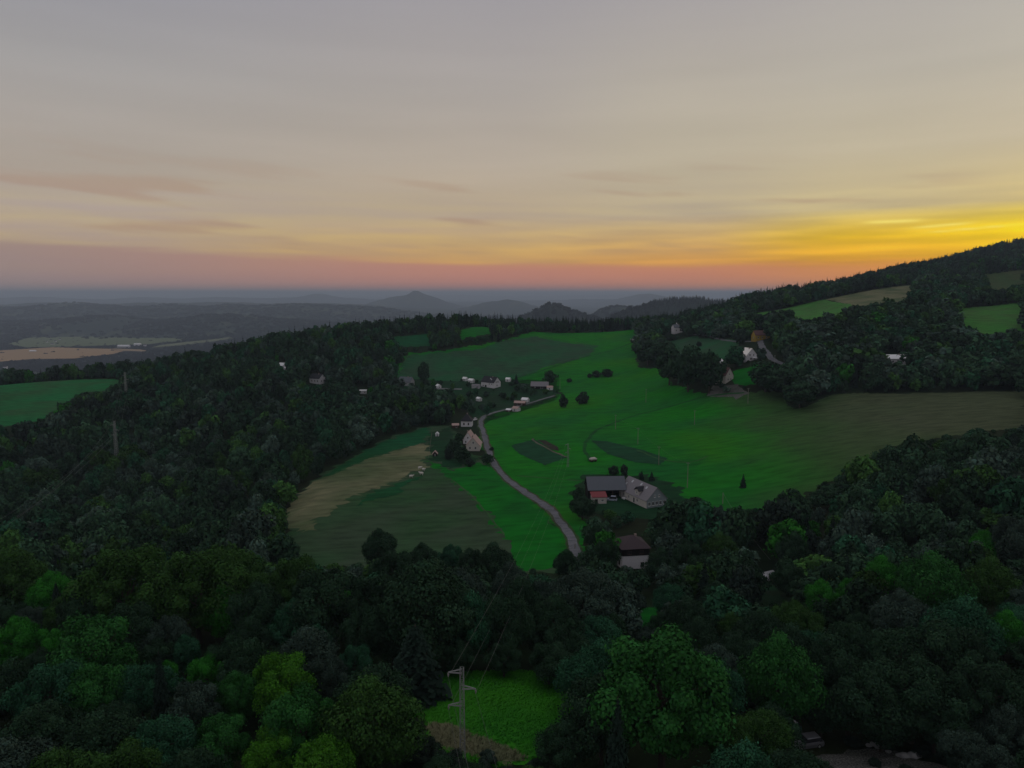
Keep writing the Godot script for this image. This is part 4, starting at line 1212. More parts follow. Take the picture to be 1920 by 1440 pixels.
const PATCH_LABELS := {
	"village_gardens": "dark green gardens between the village sheds", "hill_meadow": "bright green meadow rising behind the farm and drying to brown", "upper_field": "dull grey-green field above the village", "knoll_field": "grey-green mown knoll beside the lane",
	"mown_hayfield": "straw-coloured mown strip on the knoll", "knoll_strip": "green strip between the wood and the straw-coloured knoll", "lane_meadow": "bright green meadow along the curved lane",
	"green_wedge": "small green wedge in the grey knoll field", "farm_garden": "dark green garden around the roadside cottages", "crop_plot": "dark green crop plot in the bright meadow", "soil_plot": "small bare soil plot beside the straw path",
	"bean_plot": "long dark green plot above the barn", "yard_grass": "dark green yard around the barn and the long house", "left_meadow": "blue-green field on a rise before the hazy valley", "front_meadow": "small bright green meadow with the lattice mast",
	"dry_strip": "dry tan grass strip in the small meadow with the mast", "house_lawn": "green lawn below the white gabled house", "upper_lawn": "dull green lawn below the hill house", "slope_meadow": "green meadow below the conifer ridge",
	"slope_hayfield": "tan hayfield below the conifer ridge", "ridge_meadow": "light green meadow above the slope wood", "ridge_field": "olive field at the edge of the ridge wood", "wood_edge_field": "small green field before the spruces",
	"wood_gap_field": "small green field glimpsed between dark trees", "clearing_lawn": "green clearing in the dark wood", "greenhouse_lawn": "grassy clearing below the pale curved roofs", "gravel_yard": "pale gravel yard with parked cars", "gravel_court": "grey gravel court before the turreted house",
}
const STRIP_LABELS := {
	"road": "narrow grey lane curving past the cottages", "path": "pale straw path beside the crop plot", "track": "dark grassy track across the hill meadow", "farm_track": "thin pale track leading to the barn", "field_margin": "dark margin between two fields above the village",
	"upper_road": "grey road beside the white gabled house", "upper_lane": "grey lane leading to the yellow house",
}

# ---------------------------------------------------------------- far country
func far_height(x: float, z: float) -> float:
	var h := PLAIN + noise_a.get_noise_2d(x * 0.12, z * 0.12) * 14.0 * smoothstep(2400.0, 7000.0, -z)
	for r in RIDGES:
		var t: float = (z + r[0]) / r[1]
		if absf(t) > 3.0: continue
		var line: Array = r[2]
		if x < line[0] or x > line[-2]: continue
		var k := 0
		while k < line.size() - 4 and x > line[k + 2]: k += 2
		var f: float = (x - line[k]) / (line[k + 2] - line[k])
		var top: float = lerpf(line[k + 1], line[k + 3], f * f * (3.0 - 2.0 * f)) + noise_a.get_noise_2d(x * r[3], r[0]) * r[4]
		h = maxf(h, PLAIN + (top - PLAIN) * exp(-t * t))
	return h

func make_far() -> void:
	var ds := []
	var t := 2316.0
	while t < 95000.0:
		ds.append(t)
		t *= 1.03
	var cols := 320
	var v := PackedVector3Array()
	var c := PackedColorArray()
	var idx := PackedInt32Array()
	for d in ds:
		for k in cols + 1:
			var x: float = d * lerpf(-1.1, 1.1, float(k) / cols)
			v.append(Vector3(x, far_height(x, -d), -d))
			var m := noise_a.get_noise_2d(x * 0.16, -d * 0.16) + noise_a.get_noise_2d(x * 0.5, -d * 0.5) * 0.5
			c.append(Color(0.022, 0.032, 0.024).lerp(Color(0.09, 0.11, 0.06), smoothstep(0.34, 0.42, m) * 0.5))
	for j in ds.size() - 1:
		for k in cols:
			var a := j * (cols + 1) + k
			idx.append_array(PackedInt32Array([a, a + cols + 2, a + 1, a, a + cols + 1, a + cols + 2]))
	var n := PackedVector3Array()
	n.resize(v.size())
	for j in ds.size():
		for k in cols + 1:
			var a := j * (cols + 1) + k
			var dx := v[a + (1 if k < cols else 0)] - v[a - (1 if k > 0 else 0)]
			var dz := v[a + (cols + 1 if j < ds.size() - 1 else 0)] - v[a - (cols + 1 if j > 0 else 0)]
			var q := dx.cross(dz)
			n[a] = (q if q.y > 0.0 else -q).normalized()
	var m := mat("far_land", Color.WHITE, 0.95, 0.1)
	m.vertex_color_use_as_albedo = true
	var o := part("hills", arrays_mesh(v, n, c, idx), m, self)
	tag(o, "hazy blue wooded hills and distant peaks reaching to the horizon", "hills", "", "structure")
	var fields := boxed([])
	for f in FAR_FIELDS:
		var p := corners(f[1])
		fields.append_array(boxed([f[1]]))
		var st := begin()
		var ids := Geometry2D.triangulate_polygon(p)
		for k in range(0, ids.size(), 3):
			var q := []
			for e in 3: q.append(Vector3(p[ids[k + e]].x, PLAIN + 14.0, p[ids[k + e]].y))
			face(st, q, Vector3(q[0].x, -9999, q[0].z))
		var fo := part("valley_field", done(st), mat("valley_%d" % fields.size(), lin(f[0][0], f[0][1], f[0][2]), 0.95, 0.1), self)
		tag(fo, f[2], "field", "", "structure")
	# farms and halls scattered over the plain
	for h in FAR_HOUSES:
		var o2 := thing("valley_house", h[3], "house", Vector3(h[0], PLAIN + 13.0, h[1]), h[2], "far houses of the valley")
		part("wall", gable_block(h[4], h[5], h[6], h[6] * 0.7), M.white_wall, o2)
		part("roof", gable_roof(h[4], h[5], h[6], h[6] * 0.7, 0.8), M.pale_tin if h[4] > 25.0 else M.brown_tile, o2)
	# copses and forest edges of the plain
	var r := RandomNumberGenerator.new()
	r.seed = 77
	var blob := crown_mesh(700, 7, 160, 0.26, 0.0)
	var list := []
	var wm := mat("distant_leaves", Color.WHITE, 0.9, 0.1)
	wm.vertex_color_use_as_albedo = true
	while list.size() < 14000:
		var d := 2900.0 * pow(3.3, r.randf())
		var x := d * r.randf_range(-0.76, 0.2)
		if inside_any(Vector2(x, -d), fields) and r.randf() < 0.9: continue
		var wood := noise_a.get_noise_2d(x * 0.16, -d * 0.16) + noise_a.get_noise_2d(x * 0.5, -d * 0.5) * 0.5
		if wood > 0.32 and r.randf() < 0.93: continue
		var w := r.randf_range(16.0, 30.0) * (d / 4500.0)
		var hgt := r.randf_range(13.0, 22.0)
		var s := r.randf_range(0.7, 1.2)
		list.append([Transform3D(Basis(Vector3.UP, r.randf() * TAU).scaled(Vector3(w, hgt, w)), Vector3(x, far_height(x, -d) - 3.0, -d)), Color(0.026 * s, 0.036 * s, 0.026 * s)])
	var firs := []
	for k in 2600:
		var x := r.randf_range(250.0, 1150.0)
		var d := 3500.0 + r.randfn() * 170.0 - 60.0
		var q := r.randf_range(0.7, 1.2)
		firs.append([Transform3D(Basis(Vector3.UP, r.randf() * TAU).scaled(Vector3(9, r.randf_range(14.0, 26.0), 9)), Vector3(x, far_height(x, -d) - 2.0, -d)), Color(0.03 * q, 0.045 * q, 0.036 * q)])
	for k in 700:
		var x := r.randf_range(-60.0, 640.0)
		var d := 4100.0 + r.randfn() * 200.0 - 80.0
		firs.append([Transform3D(Basis(Vector3.UP, r.randf() * TAU).scaled(Vector3(14, r.randf_range(14.0, 22.0), 14)), Vector3(x, far_height(x, -d) - 2.0, -d)), Color(0.03, 0.045, 0.036)])
	var wood_node := thing("distant_wood", "dark blue-grey woods on the valley floor beyond the ridge", "wood")
	wood_node.set_meta("kind", "stuff")
	copies("copses", blob, wm, list, wood_node)
	copies("firs", spruce_mesh(720, 8, 6, 1), wm, firs, wood_node)

# ---------------------------------------------------------------- houses
func make_materials() -> void:
	mat("white_wall", lin(0.95, 0.93, 0.97), 0.9, 0.2)
	mat("cream_wall", lin(0.76, 0.71, 0.66), 0.9, 0.2)
	mat("grey_wall", lin(0.55, 0.55, 0.58), 0.9, 0.2)
	mat("yellow_wall", lin(0.62, 0.44, 0.09), 0.9, 0.2)
	mat("blue_boards", lin(0.32, 0.38, 0.40), 0.85, 0.2)
	mat("wood_dark", lin(0.025, 0.022, 0.02), 0.9, 0.1)
	mat("wood_brown", lin(0.09, 0.06, 0.045), 0.9, 0.1)
	mat("white_paint", lin(0.6, 0.6, 0.6), 0.6)
	mat("brick", lin(0.26, 0.2, 0.18), 0.9)
	mat("slate", lin(0.16, 0.18, 0.21), 0.7)
	mat("dark_slate", lin(0.035, 0.037, 0.045), 0.7)
	mat("grey_shingle", lin(0.30, 0.285, 0.31), 0.8)
	mat("red_tin", lin(0.30, 0.055, 0.065), 0.5)
	mat("brown_tile", lin(0.085, 0.062, 0.07), 0.8)
	mat("pink_tile", lin(0.62, 0.44, 0.40), 0.8)
	mat("rust_tile", lin(0.17, 0.09, 0.09), 0.8)
	mat("bright_tin", lin(0.80, 0.76, 0.70), 0.35, 0.5, 0.75)
	mat("pale_tin", lin(0.8, 0.8, 0.82), 0.55, 0.4)
	mat("pane", lin(0.02, 0.022, 0.026), 0.15, 0.5)
	mat("pale_glass", lin(0.5, 0.52, 0.55), 0.2, 0.5)
	mat("steel", lin(0.26, 0.275, 0.27), 0.7, 0.3, 0.2)
	mat("wire", lin(0.12, 0.125, 0.125), 0.5, 0.4, 0.3)
	mat("concrete", lin(0.36, 0.35, 0.34), 0.9)
	mat("pole_wood", lin(0.22, 0.2, 0.17), 0.9)
	for k in ["slate", "dark_slate", "grey_shingle", "red_tin", "brown_tile", "pink_tile", "rust_tile", "white_wall", "cream_wall", "grey_wall", "yellow_wall", "blue_boards", "wood_dark", "wood_brown", "concrete"]:
		M[k].albedo_texture = M.grain
		M[k].uv1_triplanar = true
		M[k].uv1_world_triplanar = true
		M[k].uv1_scale = Vector3(0.35, 0.35, 0.35)

# A house lies with its ridge along local x; its long front looks along local +z.
func gable_block(long: float, wide: float, wall: float, rise: float) -> ArrayMesh:
	var st := begin()
	var x := long / 2.0
	var z := wide / 2.0
	var c := Vector3(0, wall / 2.0, 0)
	var lo := -2.5
	face(st, [Vector3(-x, lo, z), Vector3(x, lo, z), Vector3(x, wall, z), Vector3(-x, wall, z)], c)
	face(st, [Vector3(-x, lo, -z), Vector3(x, lo, -z), Vector3(x, wall, -z), Vector3(-x, wall, -z)], c)
	for s in [-1.0, 1.0]:
		var p := [Vector3(s * x, lo, -z), Vector3(s * x, lo, z), Vector3(s * x, wall, z)]
		if rise > 0.0: p.append(Vector3(s * x, wall + rise, 0))
		p.append(Vector3(s * x, wall, -z))
		face(st, p, c)
	if rise <= 0.0:
		face(st, [Vector3(-x, wall, -z), Vector3(x, wall, -z), Vector3(x, wall, z), Vector3(-x, wall, z)], c)
	return done(st)

func slab(st: SurfaceTool, p: Array, thick: float) -> void:
	# a roof plane with thickness
	var n: Vector3 = (p[1] - p[0]).cross(p[2] - p[0]).normalized()
	if n.y < 0: n = -n
	var mid := Vector3.ZERO
	for q in p: mid += q
	mid = mid / p.size() - n * thick * 0.5
	var low := []
	for q in p: low.append(q - n * thick)
	face(st, p, mid)
	face(st, low, mid)
	for k in p.size():
		var e := (k + 1) % p.size()
		face(st, [p[k], p[e], low[e], low[k]], mid)

func gable_roof(long: float, wide: float, wall: float, rise: float, over := 0.5) -> ArrayMesh:
	var st := begin()
	var x := long / 2.0 + over * 0.7
	var run := wide / 2.0
	var k := (run + over) / run
	var top := wall + rise + 0.16
	var eave := top - rise * k
	for s in [-1.0, 1.0]:
		slab(st, [Vector3(-x, top, 0.002 * s), Vector3(x, top, 0.002 * s), Vector3(x, eave, s * run * k), Vector3(-x, eave, s * run * k)], 0.16)
	return done(st)

func hip_roof(long: float, wide: float, wall: float, rise: float, ridge: float, over := 0.6) -> ArrayMesh:
	var st := begin()
	var x := long / 2.0 + over
	var z := wide / 2.0 + over
	var y := wall + 0.02
	var c := Vector3(0, wall + rise * 0.3, 0)
	var a := Vector3(-ridge / 2.0, wall + rise, 0)
	var b := Vector3(ridge / 2.0, wall + rise, 0)
	var e := [Vector3(-x, y, z), Vector3(x, y, z), Vector3(x, y, -z), Vector3(-x, y, -z)]
	if ridge > 0.05:
		face(st, [e[0], e[1], b, a], c)
		face(st, [e[2], e[3], a, b], c)
	else:
		face(st, [e[0], e[1], a], c)
		face(st, [e[2], e[3], a], c)
	face(st, [e[1], e[2], b], c)
	face(st, [e[3], e[0], a], c)
	face(st, e, Vector3(0, 999, 0))
	return done(st)

func window(parent: Node, side: int, along: float, y: float, w: float, h: float, long: float, wide: float, frame: Material = null, called := "window") -> void:
	# side 0 front (+z), 1 back, 2 +x end, 3 -x end
	var out: Vector3 = [Vector3(0, 0, 1), Vector3(0, 0, -1), Vector3(1, 0, 0), Vector3(-1, 0, 0)][side]
	var right := Vector3.UP.cross(out)
	var off := wide / 2.0 if side < 2 else long / 2.0
	var b := Basis(right, Vector3.UP, out)
	var c := out * off + right * along + Vector3.UP * y
	var st := begin()
	var f := 0.09
	for s in [-1.0, 1.0]:
		box(st, c + right * s * (w / 2.0 - f / 2.0) + out * 0.03, Vector3(f, h, 0.08), b)
		box(st, c + Vector3.UP * s * (h / 2.0 - f / 2.0) + out * 0.028, Vector3(w - 2.0 * f, f, 0.07), b)
	if called == "window":
		box(st, c + out * 0.026, Vector3(0.07, h - 2.0 * f, 0.06), b)
		box(st, c - Vector3.UP * (h / 2.0 + 0.05) + out * 0.07, Vector3(w + 0.2, 0.07, 0.2), b)
	var o := part(called, done(st), frame if frame else M.white_paint, parent)
	var sp := begin()
	box(sp, c + out * 0.006, Vector3(w - 2.0 * f, h - 2.0 * f, 0.024), b)
	part("pane" if called == "window" else "leaf", done(sp), M.pane if called == "window" else M.wood_dark, o)

func chimney(roof: Node, at: Vector3, w := 0.6, h := 1.3) -> void:
	var st := begin()
	box(st, at + Vector3.UP * (h / 2.0 - 0.5), Vector3(w, h + 1.0, w))
	box(st, at + Vector3.UP * (h + 0.06), Vector3(w + 0.18, 0.12, w + 0.18))
	part("chimney", done(st), M.brick, roof)

func house(called: String, label: String, at: Vector3, turn: float, dim: Array, walls: Material, roof: Material, windows: Array, stack := true, category := "house") -> Node3D:
	var o := thing(called, label, category, at, turn)
	part("wall", gable_block(dim[0], dim[1], dim[2], dim[3]), walls, o)
	var r := part("roof", gable_roof(dim[0], dim[1], dim[2], dim[3], dim[4] if dim.size() > 4 else 0.5), roof, o)
	for w in windows:
		window(o, w[0], w[1], w[2], w[3], w[4], dim[0], dim[1], null, "window" if w.size() < 6 else "door")
	if stack: chimney(r, Vector3(dim[0] * 0.18, dim[2] + dim[3] * 0.8, 0.5))
	return o

func skylight(roof: Node, dim: Array, x: float, down: float) -> void:
	# a light roof window on the front slope
	var st := begin()
	var slope := atan2(dim[3], dim[1] / 2.0)
	var b := Basis(Vector3.RIGHT, slope)
	box(st, Vector3(x, dim[2] + dim[3] * (1.0 - down) + 0.2, dim[1] / 2.0 * down), Vector3(0.8, 0.06, 1.1), b)
	part("skylight", done(st), M.pale_glass, roof)

func make_farms() -> void:
	# white house with a dark upper storey and a hipped roof
	var o := thing("hip_roof_house", "white house with dark upper storey and brown hipped roof in the wood", "house", SPOTS.white_house, 8.0)
	part("wall", gable_block(7.6, 8.4, 4.4, 0.0), M.white_wall, o)
	var up := begin()
	box(up, Vector3(0, 5.4, 0), Vector3(7.8, 2.0, 8.6))
	part("upper_storey", done(up), M.wood_dark, o)
	var r := part("roof", hip_roof(7.8, 8.6, 6.42, 2.5, 0.6, 0.42), M.brown_tile, o)
	chimney(r, Vector3(1.2, 8.1, -0.4), 0.5, 0.8)
	for w in [[3, -1.6, 1.9, 1.3, 1.4], [3, 1.3, 1.7, 1.1, 1.2], [0, 1.9, 1.8, 1.0, 1.2]]: window(o, w[0], w[1], w[2], w[3], w[4], 7.6, 8.4, M.wood_brown)
	for w in [[0, -1.8, 5.4, 1.1, 1.0], [0, 1.6, 5.4, 1.1, 1.0], [3, 0.0, 5.4, 1.1, 1.0]]: window(o, w[0], w[1], w[2], w[3], w[4], 7.8, 8.6, M.wood_brown)

	# barn with an open front and a red lean-to
	o = thing("barn", "dark wooden barn with long blue-grey roof and open front", "barn", SPOTS.barn + Vector3(0, 0, -3), 4.0)
	var bw := begin()
	for e in [-7.2, 7.2]: box(bw, Vector3(e, 1.6, -0.2), Vector3(0.3, 5.6, 7.6))
	box(bw, Vector3(0, 1.6, -4.0), Vector3(14.4, 5.6, 0.3))
	box(bw, Vector3(-4.4, 1.6, 3.5), Vector3(5.4, 5.6, 0.3))
	part("wall", done(bw), M.wood_dark, o)
	var gb := begin()
	for e in [-7.1, 7.1]: face(gb, [Vector3(e, 4.35, -4.0), Vector3(e, 4.35, 4.0), Vector3(e, 8.0, 0)], Vector3(0, 5, 0))
	part("gable", done(gb), M.wood_dark, o)
	part("roof", gable_roof(14.6, 8.4, 4.4, 3.8, 0.7), M.slate, o)
	for x in [-1.2, 2.4, 6.2]:
		var ps := begin()
		box(ps, Vector3(x, 1.2, 3.6), Vector3(0.32 if x < 6.0 else 0.8, 6.2, 0.32))
		part("post", done(ps), M.concrete if x > 6.0 else M.wood_brown, o)
	o = thing("lean_to_shed", "small plastered shed with red tin roof against the barn", "shed", SPOTS.red_annex + Vector3(-0.6, 0, 2.2), 4.0)
	part("wall", gable_block(5.6, 3.6, 2.7, 0.0), M.cream_wall, o)
	var rt := begin()
	slab(rt, [Vector3(-3.1, 4.0, -2.1), Vector3(3.1, 4.0, -2.1), Vector3(3.1, 2.85, 2.2), Vector3(-3.1, 2.85, 2.2)], 0.1)
	part("roof", done(rt), M.red_tin, o)
	window(o, 0, 1.2, 1.5, 0.9, 0.9, 5.6, 3.6)
	window(o, 0, -1.2, 1.0, 1.1, 2.0, 5.6, 3.6, M.wood_brown, "door")

	# long farmhouse: the ridge runs towards the lane, the boarded gable looks out of the yard
	var ld := [19.0, 9.0, 3.4, 4.4, 0.5]
	o = house("long_farmhouse", "long farmhouse with grey roof, dormer and blue-grey boarded gable", SPOTS.long_house + Vector3(-3.5, 0, -7.5), -66.0, ld, M.cream_wall, M.grey_shingle, [[0, -6.0, 1.7, 0.9, 1.2], [0, -2.6, 1.7, 0.9, 1.2], [0, 1.0, 1.3, 1.1, 2.1, 1], [0, 3.2, 1.7, 0.9, 1.2]], false)
	r = o.get_node("roof")
	skylight(r, ld, -7.6, 0.55)
	skylight(r, ld, -5.2, 0.25)
	skylight(r, ld, 0.6, 0.2)
	skylight(r, ld, 4.6, 0.28)
	var gp := begin()
	face(gp, [Vector3(9.62, 0.3, -4.55), Vector3(9.62, 0.3, 4.55), Vector3(9.62, 3.4, 4.55), Vector3(9.62, 7.75, 0), Vector3(9.62, 3.4, -4.55)], Vector3.ZERO)
	part("gable_boarding", done(gp), M.blue_boards, o)
	for k in 5:
		window(o, 2, -3.4 + 1.7 * k, 1.9, 1.1, 1.5, 19.3, 9.0)
	for k in 2: window(o, 2, -1.0 + 2.0 * k, 4.7, 0.7, 1.0, 19.3, 9.0)
	var dm := begin()
	box(dm, Vector3(2.6, 4.6, 3.0), Vector3(2.4, 2.2, 2.6))
	part("dormer", done(dm), M.cream_wall, o)
	var dr := begin()
	for s in [-1.0, 1.0]: slab(dr, [Vector3(2.6, 7.0, 0.6), Vector3(2.6, 7.0, 4.7), Vector3(2.6 + s * 1.7, 5.5, 4.7), Vector3(2.6 + s * 1.7, 5.5, 0.6)], 0.1)
	part("dormer_roof", done(dr), M.dark_slate, o)
	window(o, 0, 2.6, 4.7, 0.9, 1.1, 19.0, 8.66)

	# roadside cottages
	house("gabled_cottage", "pale gabled cottage with pinkish roof beside the lane", SPOTS.gable_house + Vector3(0, 0, -4), -94.0, [10.0, 7.2, 3.2, 4.2], M.cream_wall, M.pink_tile, [[2, -1.6, 1.7, 1.0, 1.4], [2, 1.4, 1.7, 1.0, 1.4], [2, 0.2, 4.6, 0.9, 1.2]])
	house("narrow_cottage", "small white gabled cottage squeezed behind the pinkish roof", SPOTS.gable_house + Vector3(-3.6, 0, -20), -98.0, [8.0, 5.4, 3.0, 4.0], M.white_wall, M.pink_tile, [[2, 0.0, 3.9, 0.9, 1.1], [2, -1.2, 1.5, 0.9, 1.2]])
	o = thing("cottage", "white cottage with two windows and steep dark pyramid roof", "house", SPOTS.cottage + Vector3(0, 0, -3), -4.0)
	part("wall", gable_block(6.8, 7.0, 3.6, 0.0), M.white_wall, o)
	r = part("roof", hip_roof(6.8, 7.0, 3.6, 4.4, 0.4, 0.45), M.dark_slate, o)
	chimney(r, Vector3(0.3, 7.0, 0.0), 0.6, 1.3)
	for w in [[0, -1.5, 1.9, 0.9, 1.3], [0, 1.4, 1.9, 0.9, 1.3]]: window(o, w[0], w[1], w[2], w[3], w[4], 6.8, 7.0, M.wood_dark)
	house("pink_roof_shed", "low shed with pale pink roof beside the white cottage", SPOTS.pink_shed, 8.0, [4.2, 3.0, 1.8, 0.9, 0.3], M.wood_brown, M.pink_tile, [[0, 0.6, 0.9, 0.9, 1.7, 1]], false, "shed")
	house("garden_hut", "tiny dark hut with pale gable roof in the garden grass", SPOTS.hay_hut, -88.0, [2.6, 2.4, 1.4, 1.3, 0.3], M.wood_dark, M.pink_tile, [[2, 0.0, 0.7, 0.7, 1.3, 1]], false, "hut")
	house("white_garden_shed", "tiny white garden shed at the edge of the knoll", SPOTS.white_shed, -86.0, [2.2, 2.0, 1.6, 0.9, 0.2], M.white_wall, M.pale_tin, [[2, 0.0, 0.8, 0.7, 1.5, 1]], false, "shed")

	# the village above the lane
	var pd := [15.0, 9.6, 5.0, 4.6, 0.5]
	o = house("plaster_house", "large white plastered house with dark roof and gable windows", SPOTS.plaster_house + Vector3(0, 0, -5), -38.0, pd, M.white_wall, M.dark_slate, [[2, -1.6, 5.2, 1.3, 1.5], [2, 0.9, 5.2, 1.3, 1.5], [2, -0.4, 2.0, 1.4, 1.5], [0, -5.0, 1.6, 1.2, 1.4], [0, -2.0, 1.3, 2.2, 2.0, 1], [0, 2.2, 3.4, 1.0, 1.3], [0, 5.0, 3.4, 1.0, 1.3]])
	skylight(o.get_node("roof"), pd, 1.4, 0.4)
	skylight(o.get_node("roof"), pd, 3.0, 0.55)
	house("flat_annex", "low grey annex before the large white plastered house", SPOTS.plaster_house + Vector3(-13.0, 0, 2), -10.0, [7.0, 5.0, 2.6, 0.8, 0.3], M.grey_wall, M.grey_shingle, [[0, -1.5, 1.3, 1.0, 1.0], [0, 1.5, 1.0, 1.0, 2.0, 1]], false, "shed")
	house("forest_house", "white house with dark roof half hidden in the left wood", SPOTS.forest_house, -28.0, [11.0, 8.0, 4.6, 3.4], M.white_wall, M.dark_slate, [[2, -1.4, 2.0, 1.1, 1.5], [2, 1.4, 2.0, 1.1, 1.5], [0, -3.0, 2.2, 1.2, 1.6], [0, 0.4, 2.2, 1.2, 1.6], [0, 3.4, 2.2, 1.2, 1.6]])
	house("slate_house", "grey house with slate roof beside a dark village tree", SPOTS.dark_house, -20.0, [12.0, 8.0, 3.6, 3.8], M.grey_wall, M.slate, [[2, 0.0, 2.0, 1.2, 1.4], [0, -3.0, 1.8, 1.1, 1.3], [0, 2.0, 1.8, 1.1, 1.3]])
	house("small_white_house", "small white hut with pale roof on the village terrace", SPOTS.small_white, -60.0, [4.6, 3.6, 2.2, 1.4, 0.3], M.white_wall, M.pale_tin, [[2, 0.0, 1.2, 0.9, 1.1]], false, "hut")
	house("grey_roof_barn", "long barn with grey roof at the head of the lane", SPOTS.grey_barn, -6.0, [15.0, 8.0, 2.6, 3.2, 0.6], M.wood_dark, M.grey_shingle, [[0, 2.0, 1.4, 2.2, 2.6, 1], [0, -4.0, 1.5, 1.0, 1.0]], false, "barn")
	house("timber_shed", "brown timber shed with pale gable boards beside the lane", SPOTS.long_shed, -14.0, [8.5, 4.0, 2.2, 1.2, 0.4], M.wood_brown, M.pink_tile, [[0, -2.0, 1.1, 1.2, 1.8, 1], [0, 1.8, 1.3, 0.9, 0.8]], false, "shed")
	house("lane_hut", "small hut with pale tin roof on the lane verge", SPOTS.hut, -24.0, [3.6, 2.6, 1.5, 0.8, 0.3], M.wood_brown, M.pale_tin, [[0, 0.5, 0.8, 0.7, 1.4, 1]], false, "hut")
	house("white_village_shed", "white shed among trees below the plastered house", SPOTS.white_shed_b, -50.0, [4.0, 3.0, 2.2, 1.0, 0.3], M.white_wall, M.pale_tin, [[2, 0.0, 1.1, 0.8, 1.0]], false, "shed")
	house("flat_white_shed", "long low white shed among the trees of the left wood", SPOTS.light_shed, 4.0, [5.4, 3.0, 2.6, 0.5, 0.3], M.white_wall, M.pale_tin, [[0, 1.4, 1.3, 0.9, 0.9]], false, "shed")
	house("crest_house", "small white house showing on the wooded crest", SPOTS.far_white, -24.0, [6.0, 5.0, 3.6, 2.2, 0.4], M.white_wall, M.pale_tin, [[2, 0.0, 1.8, 1.0, 1.2], [0, 0.8, 1.8, 1.0, 1.2]], false)

	for q in [["shed_0", "tiny white shed at the upper village edge"], ["shed_1", "tiny pale shed beside the upper village path"], ["shed_2", "white summer hut behind the large plastered house"], ["shed_3", "small white hut beside the grey-roofed barn"], ["shed_4", "small pale hut at the lane head"], ["shed_5", "pale woodshed below the grey-roofed barn"], ["shed_6", "small pale shed on the lane below the timber shed"], ["shed_7", "small white annex above the hill house"], ["shed_8", "pale hut in the wood beside the white crest house"]]:
		var big := 4.0 + 2.0 * rng.randf()
		house("small_shed", q[1], SPOTS[q[0]], -40.0 + 30.0 * rng.randf(), [big, big * 0.75, 2.2, 1.3, 0.3], M.white_wall, M.pale_tin if rng.randf() < 0.5 else M.pink_tile, [[0, 0.0, 1.0, 0.8, 1.7, 1], [2, 0.0, 1.2, 0.8, 0.8]], false, "shed")
	var gw := begin()
	var wa: Vector3 = SPOTS.wall_a
	var wb: Vector3 = SPOTS.wall_b
	for k in 12:
		var p0 := wa.lerp(wb, k / 12.0)
		var p1 := wa.lerp(wb, (k + 1) / 12.0)
		bar(gw, on_land(p0.x, p0.z, 0.5), on_land(p1.x, p1.z, 0.5), 0.35, 1.3)
	tag(part("garden_wall", done(gw), M.grey_wall, self), "long low grey garden wall on the village terrace", "wall")

	# houses of the eastern slope
	house("hill_house", "white house with a square window high among the trees", SPOTS.hill_house, 12.0, [10.0, 8.0, 6.4, 3.0], M.white_wall, M.slate, [[0, 2.6, 3.0, 2.2, 1.8], [0, -2.4, 3.0, 1.2, 1.4], [0, 0.2, 6.9, 0.8, 0.7]])
	house("yellow_house", "yellow house with red roof beside the upper road", SPOTS.yellow_house + Vector3(0, 0, -3), 8.0, [13.0, 8.0, 4.2, 3.6], M.yellow_wall, M.rust_tile, [[0, -4.0, 2.0, 1.1, 1.4], [0, -0.6, 2.0, 1.1, 1.4], [0, 3.4, 2.0, 1.1, 1.4], [3, 0.0, 2.0, 1.1, 1.4]])
	var bd := [9.0, 9.0, 4.2, 5.2, 0.6]
	o = house("gabled_white_house", "white gabled house with three windows and bright metal roof", SPOTS.bright_house + Vector3(0, 0, -4), -76.0, bd, M.white_wall, M.bright_tin, [[2, -1.5, 4.6, 1.0, 1.6], [2, 1.6, 4.6, 1.0, 1.4], [2, -0.6, 1.8, 1.5, 1.6], [2, 2.4, 1.8, 1.0, 1.4]])
	var pc := begin()
	slab(pc, [Vector3(4.6, 2.7, -4.6), Vector3(7.0, 2.4, -4.6), Vector3(7.0, 2.4, -0.6), Vector3(4.6, 2.7, -0.6)], 0.1)
	part("porch_roof", done(pc), M.pale_tin, o)
	o = house("turret_house", "brown house with rust roof and small pale pyramid turret", SPOTS.spire_house, -58.0, [11.0, 8.0, 5.0, 5.0], M.cream_wall, M.rust_tile, [[2, -1.4, 2.0, 1.1, 1.5], [2, 1.4, 2.0, 1.1, 1.5], [2, 0.0, 5.6, 1.0, 1.3], [0, -2.0, 2.4, 1.2, 1.5], [0, 2.0, 2.4, 1.2, 1.5]], false)
	var tu := begin()
	box(tu, Vector3(-2.0, 11.0, 0), Vector3(2.6, 4.0, 2.6))
	part("turret", done(tu), M.white_wall, o)
	var tr := part("turret_roof", hip_roof(2.6, 2.6, 0.0, 3.0, 0.0, 0.3), M.pale_tin, o)
	tr.position = Vector3(-2.0, 13.0, 0)
	house("wood_house", "pale wall of a house glimpsed inside the slope wood", SPOTS.wood_house, 4.0, [13.0, 7.0, 4.0, 2.4], M.white_wall, M.pale_tin, [[0, -3.6, 2.0, 1.2, 1.4], [0, 0.0, 2.0, 1.2, 1.4], [0, 3.6, 2.0, 1.2, 1.4]])
	house("field_shelter", "low shelter with pale roof at the corner of the hill meadow", SPOTS.shelter, 4.0, [6.5, 3.6, 1.8, 0.9, 0.4], M.wood_dark, M.pale_tin, [[0, 0.0, 1.0, 2.0, 1.6, 1]], false, "shelter")

